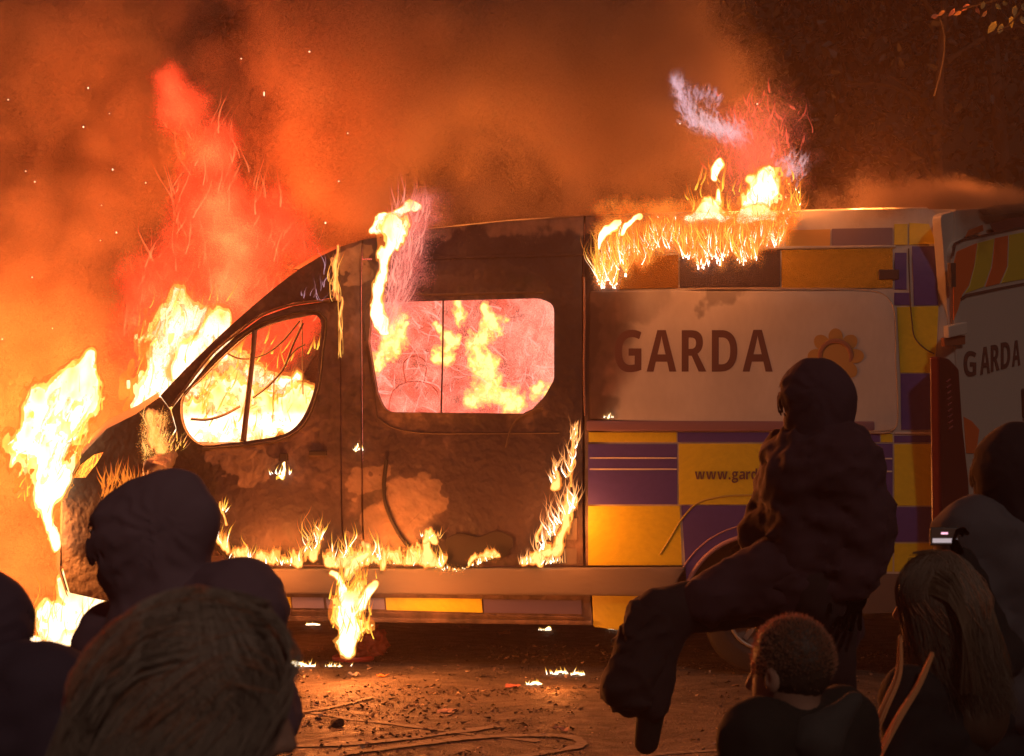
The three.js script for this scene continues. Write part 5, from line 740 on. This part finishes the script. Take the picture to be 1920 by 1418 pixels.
// the runner
{
  const d = 6.67, z = CAM_D - d, q = (px, py, dz = 0) => P(px, py, z + dz);
  const who = person('tall person in dark hooded coat striding left, one knee raised, before the white panel', { at: [q(1545, 0).x, z], h: 1.84, yaw: -1.85, bulk: 0.045, baggy: 0.024, fold: 2.0, jacket: cloth([0.075, 0.032, 0.045]), trousers: cloth([0.04, 0.02, 0.022]), head: { yaw: -2.3, tilt: 0.1, size: 1.04 },
    j: { head: q(1527, 762), neck: q(1538, 822), chest: q(1540, 900), waist: q(1540, 1000), pelvis: q(1520, 1085), shL: q(1490, 868, -0.12), shR: q(1584, 868, 0.12), elL: q(1448, 990, -0.14), wrL: q(1430, 1080, -0.1), elR: q(1622, 985, 0.14), wrR: q(1606, 1085, 0.16), hipL: q(1482, 1105, -0.07), hipR: q(1545, 1110, 0.07), knL: q(1240, 1152, -0.02), anL: q(1222, 1320, 0.02), toL: q(1212, 1392, -0.04), knR: q(1560, 1370, 0.06), anR: q(1600, 1650, 0.1), toR: q(1540, 1682, 0.04) } });
  onHead(who, 'hood', hoodField(0.108, 0.134, 0.132, -0.01, 0.02, 0.08, 1.5), [-0.2, -0.34, -0.22], [0.2, 0.21, 0.2], 0.01, cloth([0.08, 0.038, 0.055]));
  const leg = [[q(1226, 1168, -0.02), q(1182, 1288, 0.02), 0.1, 0.1]]; part('trouser_leg', nets(sample((x, y, z2) => { let v = cap(x, y, z2, ...leg[0]); return v + 0.02 * fbm(x * 8, y * 12, z2 * 8, 3) + 0.006 * Math.sin(y * 55 + 6 * noise3(x * 6, y * 6, z2 * 6)); }, q(1226, 1168, -0.02).min(q(1182, 1288)).subScalar(0.18), q(1226, 1168).max(q(1182, 1288)).addScalar(0.18), 0.012)), cloth([0.04, 0.02, 0.022]), who.g, true);
  const hem = [[q(1510, 1080), q(1530, 1170), 0.155, 0.16]]; part('coat_hem', nets(sample((x, y, z2) => smin(cap(x, y, z2, ...hem[0]), cap(x, y, z2, q(1500, 1060), q(1330, 1125), 0.125, 0.095), 0.1) + 0.02 * fbm(x * 7, y * 9, z2 * 7, 3), q(1230, 1250, -0.3), q(1670, 960, 0.3), 0.014)), cloth([0.075, 0.032, 0.045]), who.g, true);
}
// child with cropped hair
{
  const d = 4.38, z = CAM_D - d, who = person('child with short cropped hair, seen from behind, right of the middle', { at: [P(1495, 0, z).x, z], h: 1.24, yaw: -2.5, head: { yaw: -2.25, tilt: 0.05, size: 1.08 }, bulk: 0.05, jacket: cloth([0.022, 0.018, 0.014]), j: { head: P(1478, 1262, z), neck: P(1498, 1372, z) } });
  onHead(who, 'hair', (x, y, z) => Math.max(ell(x, y, z, [0, 0.03, -0.016], 0.084, 0.104, 0.1), -ell(x, y, z, [0, -0.06, 0.1], 0.08, 0.1, 0.075), -(y + 0.075)) + 0.004 * fbm(x * 40, y * 40, z * 40, 2), [-0.12, -0.11, -0.14], [0.12, 0.16, 0.12], 0.006, hairMat([0.06, 0.035, 0.022]));
  reseed(8); const H = (v) => v.clone().applyMatrix4(who.HM);
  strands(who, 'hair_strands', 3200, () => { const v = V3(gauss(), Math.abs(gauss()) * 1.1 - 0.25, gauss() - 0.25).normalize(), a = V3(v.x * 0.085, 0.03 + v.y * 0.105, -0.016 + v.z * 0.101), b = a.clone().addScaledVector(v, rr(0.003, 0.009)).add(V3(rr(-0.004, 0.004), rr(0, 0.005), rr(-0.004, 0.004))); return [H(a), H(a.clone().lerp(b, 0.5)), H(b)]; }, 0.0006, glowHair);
  part('hood_fold', nets(sample((x, y, z2) => { const a = P(1440, 1382, z + 0.03), b = P(1530, 1392, z + 0.1), c = P(1600, 1312, z + 0.02); return Math.min(smin(cap(x, y, z2, a, b, 0.04, 0.05), cap(x, y, z2, b, c, 0.05, 0.02), 0.03)) + 0.006 * fbm(x * 15, y * 15, z2 * 15, 2); }, P(1380, 1460, z - 0.1), P(1660, 1260, z + 0.22), 0.01)), cloth([0.06, 0.055, 0.05]), who.g, true);
}
// long-haired girl at the right, a phone held up before her
{
  const d = 4.96, z = CAM_D - d, phoneAt = P(1771, 1006, z - 0.33);
  const wr = phoneAt.clone().add(V3(0.05, -0.075, 0.0)), who = person('long-haired person at the lower right looking left, holding up a phone', { at: [P(1765, 0, z).x, z], h: 1.24, yaw: -2.5, grip: 'R', head: { yaw: -2.2, tilt: 0.02, size: 1.05 }, bulk: 0.035, jacket: cloth([0.02, 0.016, 0.016]), palm: { R: V3(-1, 0, 0.1) }, j: { head: P(1748, 1135, z), neck: P(1765, 1250, z), wrR: wr, elR: wr.clone().add(V3(0.1, -0.24, 0.02)) } });
  const hm = hairMat([0.09, 0.05, 0.03]);
  const hf = (x, y, z) => {
    let q = ell(x, y, z, [0, 0.032, -0.02], 0.102, 0.11, 0.11); q = smin(q, cap(x, y, z, { x: 0, y: -0.03, z: -0.06 }, { x: -0.03, y: -0.3, z: -0.1 }, 0.09, 0.1), 0.08);
    return Math.max(q, -ell(x, y, z, [0, -0.075, 0.115], 0.085, 0.115, 0.085)) + 0.006 * fbm(x * 9, y * 4, z * 9, 2);
  };
  onHead(who, 'hair', hf, [-0.18, -0.44, -0.26], [0.18, 0.18, 0.13], 0.008, hm);
  reseed(15); const H = (x, y, z) => V3(x, y, z).applyMatrix4(who.HM);
  strands(who, 'hair_strands', 320, () => { const a = rr(-1.5, 1.5), x = 0.109 * Math.sin(a), y0 = 0.032 + 0.116 * Math.cos(a); return [H(x * 0.8, y0, 0.05 * rnd()), H(x, y0 + rr(0, 0.006), -0.02), H(x * 1.08, y0 * 0.7 + rr(-0.01, 0.01), -0.1), H(x * 1.1, y0 * 0.3 - 0.06, -0.14), H(x * 1.1 + rr(-0.03, 0.03), -0.22, -0.16 + rr(-0.03, 0.03))]; }, 0.0012, hairMat([0.2, 0.13, 0.08]));
  hairFall(who, 2000, [0.109, 0.116, 0.116], [0.032, -0.02], 0.3, 0.0011, hairMat([0.2, 0.14, 0.1]), [-0.05, -0.12], hf);
  flyaways(who, hf, 500, 0.0009);
  for (const [a, b, c, e] of [[[1690, 1196], [1688, 1262], [1664, 1322], [1634, 1392]], [[1748, 1226], [1722, 1284], [1684, 1346], [1646, 1416]]]) {
    const q = [a, b, c, e].map(([x, y]) => P(x, y, z + 0.19)); part('hair_lock', [...Array(14)].map(() => { const o = V3(gauss(), gauss(), gauss()).multiplyScalar(0.0035); return taperTube(q.map((v, i) => v.clone().addScaledVector(o, 0.7 + 0.3 * i)), [0.0022, 0.0032, 0.003, 0.0012], 16, 5, false); }), std([0.9, 0.4, 0.16], 0.7), who.g, true);
  }
  const ph = thing('phone', 'dark phone held up landscape above the long-haired head at right, screen lit', 'phone', phoneAt); ph.scale.setScalar(0.78);
  part('case', new RoundedBoxGeometry(0.1, 0.062, 0.009, 3, 0.004), std([0.02, 0.02, 0.022], 0.4), ph);
  part('screen', new RoundedBoxGeometry(0.093, 0.055, 0.002, 2, 0.0008).translate(0, 0, 0.0052), new THREE.MeshStandardMaterial({ color: lin(0.02, 0.02, 0.02), emissive: lin(0.02, 0.009, 0.006), roughness: 0.1 }), ph);
  part('screen_glow', new RoundedBoxGeometry(0.023, 0.007, 0.0012, 2, 0.0005).translate(-0.001, 0.011, 0.0068), new THREE.MeshBasicMaterial({ color: lin(1.6, 0.75, 1.0) }), ph);
  part('screen_picture', new RoundedBoxGeometry(0.084, 0.015, 0.0012, 2, 0.0005).translate(0.0, -0.014, 0.0068), new THREE.MeshStandardMaterial({ color: lin(0.05, 0.05, 0.05), emissive: lin(0.5, 0.4, 0.42), roughness: 0.2 }), ph);
}
// hooded figure cut by the right edge
{
  const d = 5.6, z = CAM_D - d, who = person('dark-hooded person with a grey shoulder cut off by the right edge', { at: [P(1915, 0, z).x, z], h: 1.66, yaw: -2.7, head: { yaw: -2.6, size: 1.05 }, bulk: 0.05, jacket: cloth([0.12, 0.105, 0.115]), j: { head: P(1908, 905, z), neck: P(1915, 1010, z) } });
  onHead(who, 'hood', hoodField(0.124, 0.148, 0.145, -0.01, 0.02, 0.08), [-0.2, -0.34, -0.22], [0.2, 0.22, 0.2], 0.01, cloth([0.04, 0.02, 0.024]));
}
// ---------------------------------------------------------------- trees behind
reseed(31);
const barkMat = std([0.07, 0.05, 0.04], 0.95, { bumpMap: asphaltBump, bumpScale: 0.02 });
const leafShape = (() => { const s = new THREE.Shape(); s.moveTo(0, 0); s.bezierCurveTo(0.32, 0.12, 0.34, 0.62, 0, 1); s.bezierCurveTo(-0.34, 0.62, -0.32, 0.12, 0, 0); const g = new THREE.ShapeGeometry(s, 3), p = g.attributes.position; for (let i = 0; i < p.count; i++) p.setZ(i, 0.25 * p.getY(i) * p.getY(i) - 0.5 * Math.abs(p.getX(i))); g.computeVertexNormals(); return g; })();
const leafMat = (c) => new THREE.MeshPhysicalMaterial({ color: lin(...c), roughness: 0.55, side: THREE.DoubleSide, transmission: 0.3, thickness: 0 });
function tree(label, x, z, h, lean, crown, leaves, leafSize, c, group = 'trees behind the van') {
  const t = thing('tree', label, 'tree', V3(x, 0.3, z), group); t.updateMatrixWorld(true);
  const top = V3(x + lean, 0.3 + h, z), limbs = [taperTube([V3(x, 0.1, z), V3(x + lean * 0.2 + 0.05, h * 0.35, z), V3(x + lean * 0.6 - 0.04, h * 0.7, z), top], [0.016 * h, 0.012 * h, 0.008 * h, 0.003 * h], 20, 9)], tips = [];
  for (let k = 0; k < 16; k++) { const f = rr(0.35, 0.95), a = rr(0, 6.28), b = V3(x + lean * f, 0.1 + h * f, z), l = crown * rr(0.5, 1) * (1.2 - 0.5 * f), e = b.clone().add(V3(Math.cos(a) * l, l * rr(0.2, 0.6), Math.sin(a) * l)), m = b.clone().lerp(e, 0.5).add(V3(0, l * 0.12, 0)); limbs.push(taperTube([b, m, e], [0.0055 * h, 0.003 * h, 0.001 * h], 8, 5)); tips.push([b, m], [m, e], [m, e]); }
  part('trunk', limbs, barkMat, t, true);
  const M = new THREE.Matrix4(), q = new THREE.Quaternion(), im = new THREE.InstancedMesh(leafShape, leafMat([1, 1, 1]), leaves), inv = t.matrixWorld.clone().invert();
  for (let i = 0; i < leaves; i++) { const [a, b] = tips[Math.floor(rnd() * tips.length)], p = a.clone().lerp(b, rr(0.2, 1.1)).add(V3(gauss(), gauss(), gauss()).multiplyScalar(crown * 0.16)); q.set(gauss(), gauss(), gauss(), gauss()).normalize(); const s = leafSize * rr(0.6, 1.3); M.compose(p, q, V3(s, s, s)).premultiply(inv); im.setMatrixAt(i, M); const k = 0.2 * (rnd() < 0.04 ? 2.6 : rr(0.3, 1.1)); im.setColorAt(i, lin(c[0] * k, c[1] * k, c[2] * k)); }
  im.name = 'crown'; im.userData.kind = 'stuff'; t.add(im); return t;
}
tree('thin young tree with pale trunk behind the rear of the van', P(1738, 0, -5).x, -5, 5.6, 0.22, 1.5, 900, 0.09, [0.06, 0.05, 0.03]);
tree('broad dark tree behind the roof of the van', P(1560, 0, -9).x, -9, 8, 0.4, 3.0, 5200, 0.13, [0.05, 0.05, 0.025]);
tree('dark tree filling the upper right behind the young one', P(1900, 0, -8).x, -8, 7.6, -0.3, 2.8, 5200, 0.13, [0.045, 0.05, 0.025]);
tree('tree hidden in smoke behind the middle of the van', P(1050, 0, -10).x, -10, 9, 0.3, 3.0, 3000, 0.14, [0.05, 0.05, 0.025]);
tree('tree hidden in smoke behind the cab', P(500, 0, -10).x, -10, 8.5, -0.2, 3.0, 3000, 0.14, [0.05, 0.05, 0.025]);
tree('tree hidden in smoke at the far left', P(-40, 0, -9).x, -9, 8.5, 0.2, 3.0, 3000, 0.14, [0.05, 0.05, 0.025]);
// low bushes between the trees
reseed(35);
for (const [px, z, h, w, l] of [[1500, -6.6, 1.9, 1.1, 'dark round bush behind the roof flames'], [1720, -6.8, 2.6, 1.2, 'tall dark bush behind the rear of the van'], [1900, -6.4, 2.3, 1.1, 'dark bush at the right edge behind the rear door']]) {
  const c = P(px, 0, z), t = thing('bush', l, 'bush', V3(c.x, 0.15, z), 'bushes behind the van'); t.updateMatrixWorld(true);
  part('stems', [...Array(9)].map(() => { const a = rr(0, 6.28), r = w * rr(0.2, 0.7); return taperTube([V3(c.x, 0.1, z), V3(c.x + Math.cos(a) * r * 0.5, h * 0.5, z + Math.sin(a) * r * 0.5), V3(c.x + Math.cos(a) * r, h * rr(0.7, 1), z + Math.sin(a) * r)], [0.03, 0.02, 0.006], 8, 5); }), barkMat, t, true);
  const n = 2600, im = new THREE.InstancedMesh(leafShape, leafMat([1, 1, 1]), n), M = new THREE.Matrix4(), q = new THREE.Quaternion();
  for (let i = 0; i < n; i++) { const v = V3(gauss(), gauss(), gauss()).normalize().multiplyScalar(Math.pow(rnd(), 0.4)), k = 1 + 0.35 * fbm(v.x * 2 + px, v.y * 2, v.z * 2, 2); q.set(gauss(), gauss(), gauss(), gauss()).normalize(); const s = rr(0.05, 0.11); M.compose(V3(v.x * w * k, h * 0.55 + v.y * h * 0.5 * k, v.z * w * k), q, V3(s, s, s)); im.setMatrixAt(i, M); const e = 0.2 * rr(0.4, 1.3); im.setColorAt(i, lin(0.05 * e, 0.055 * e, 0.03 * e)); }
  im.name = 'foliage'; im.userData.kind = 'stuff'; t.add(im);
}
// the near branch in the upper right corner, with big leaves one can tell apart
reseed(41);
{
  const z = -1.2, q = (a, b, dz = 0) => P(a, b, z + dz), t = thing('tree', 'near tree whose branch with large reddish and green leaves enters at the upper right corner', 'tree', V3(q(2120, 0).x, 0, z), 'trees behind the van'); t.updateMatrixWorld(true);
  const bx = q(2120, 0).x;
  part('trunk', taperTube([V3(bx, 0, z), V3(bx + 0.05, 1.6, z), V3(bx - 0.05, 3.2, z), V3(bx, 5, z)], [0.11, 0.09, 0.07, 0.04], 14, 10), barkMat, t, true);
  part('branch', [taperTube([V3(bx, 4.25, z), q(1990, -60), q(1900, -12), q(1800, 18), q(1764, 34)], [0.03, 0.02, 0.012, 0.007, 0.003], 20, 6), taperTube([q(1960, -40), q(1915, 20), q(1890, 48), q(1868, 60)], [0.012, 0.008, 0.005, 0.002], 10, 5), taperTube([q(1764, 34), q(1772, 70), q(1768, 120), q(1752, 180)], [0.006, 0.007, 0.007, 0.006], 12, 5)], barkMat, t, true);
  const mats = [leafMat([0.7, 0.3, 0.2]), leafMat([0.6, 0.34, 0.14]), leafMat([0.3, 0.3, 0.1]), leafMat([0.26, 0.26, 0.1])];
  for (const [px, py, s, a, m] of [[1760, 28, 0.08, 1.9, 0], [1772, 20, 0.075, 2.2, 1], [1790, 16, 0.08, 2.5, 0], [1803, 22, 0.07, 2.0, 1], [1818, 8, 0.085, 2.3, 0], [1832, 12, 0.08, 3.3, 0], [1845, 2, 0.08, 2.9, 2], [1868, 6, 0.075, 3.6, 2], [1880, 44, 0.1, 2.8, 2], [1896, 30, 0.1, 3.3, 2], [1905, 10, 0.1, 3.0, 3], [1868, 40, 0.12, 2.6, 2], [1915, 30, 0.09, 3.6, 3], [1890, 0, 0.09, 2.4, 3], [1920, 5, 0.1, 3.1, 3], [1850, 20, 0.07, 2.5, 1]]) {
    const o = part('leaf', leafShape, mats[m], t); o.position.copy(q(px, py, rr(-0.05, 0.05)).sub(t.position)); o.rotation.set(rr(-0.4, 0.4), rr(-0.6, 0.6), a); o.scale.setScalar(s * 0.8);
  }
}
// ---------------------------------------------------------------- wreckage on the road
reseed(66);
const lump = (rx, ry, rz, amp, fq, cell, sd) => nets(sample((x, y, z) => Math.max(ell(x, y, z, [0, ry * 0.5, 0], rx, ry, rz) + amp * fbm(x * fq + sd, y * fq, z * fq, 3), -y), V3(-rx * 1.5, -0.02, -rz * 1.5), V3(rx * 1.5, ry * 2, rz * 1.5), cell));
{ const p = G(668, 1240), t = thing('plastic_tub', 'melted red plastic tub lying burst beside the standing flame', 'tub', p); part('rim', new THREE.TorusGeometry(0.12, 0.014, 8, 36).rotateX(Math.PI / 2).scale(1, 1.3, 0.7).translate(-0.02, 0.02, 0), std([0.5, 0.04, 0.03], 0.35), t); part('tub_body', lump(0.13, 0.13, 0.09, 0.05, 14, 0.012, 2).translate(0.06, 0.03, -0.05), std([0.3, 0.05, 0.03], 0.5), t); }
{ const a = G(100, 1218), b = G(196, 1214), t = thing('fallen_bumper', 'charred strip of bumper lying under the flames at the nose of the van', 'bumper', a.clone().lerp(b, 0.5)); part('strip', taperTube([a, a.clone().lerp(b, 0.4).add(V3(0, 0.03, 0.02)), b.clone().add(V3(0.1, 0.02, 0))].map((v) => v.clone().add(V3(0, 0.025, 0)).sub(t.position)), [0.025, 0.035, 0.02], 16, 8), charMat, t); }
for (const [px, py, s, l] of [[632, 1362, 0.035, 'dark charred lump on the road beyond the painted line'], [128, 1325, 0.04, 'charred lump on the road at lower left between the heads'], [596, 1350, 0.016, 'small cinder left of the dark charred lump'], [905, 1270, 0.02, 'cinder on the road left of the white flares']]) tag(part('charred_lump', lump(s, s * 0.7, s * 0.8, s * 0.5, 0.8 / s, s * 0.12, px), charMat, scene), l, 'debris').position.copy(G(px, py));
const scrapGeo = (sd, w, h) => { const g = new THREE.BoxGeometry(w, 0.004, h, 6, 1, 4), p = g.attributes.position; for (let i = 0; i < p.count; i++) { const x = p.getX(i), z = p.getZ(i); p.setXYZ(i, x + w * 0.18 * noise3(x * 30, z * 30, sd), p.getY(i) + 0.014 + 0.014 * noise3(x * 22, z * 22, sd + 5), z + h * 0.18 * noise3(x * 30, z * 30, sd + 9)); } g.computeVertexNormals(); return g; };
for (const [px, py, w, h, c, l] of [[838, 1338, 0.09, 0.05, [0.5, 0.32, 0.25], 'pale flat scrap near the painted lines'], [716, 1270, 0.05, 0.06, [0.65, 0.22, 0.05], 'orange scrap of cloth on the road right of the red tub'], [962, 1292, 0.07, 0.05, [0.45, 0.15, 0.12], 'pink scrap left of the nearest white flare'], [945, 1190, 0.09, 0.05, [0.3, 0.16, 0.1], 'torn strip under the sill of the van'], [870, 1180, 0.08, 0.05, [0.28, 0.14, 0.1], 'dark torn scrap under the middle of the sill'], [1356, 1371, 0.07, 0.03, [0.6, 0.45, 0.25], 'pale leaf-like scrap in front of the rear wheel'], [664, 1269, 0.06, 0.04, [0.5, 0.4, 0.32], 'pale scrap just below the red tub'], [1050, 1372, 0.08, 0.03, [0.4, 0.22, 0.16], 'brown scrap right of the painted lines'], [690, 1180, 0.06, 0.05, [0.35, 0.1, 0.06], 'reddish scrap right of the standing flame']])
  { const m = tag(part('scrap', scrapGeo(px, w, h), std(c, 0.8), scene), l, 'scrap', 'scraps lying on the road'); m.position.copy(G(px, py)); m.rotation.y = rr(-0.6, 0.6); }
renderer.render(scene, camera);
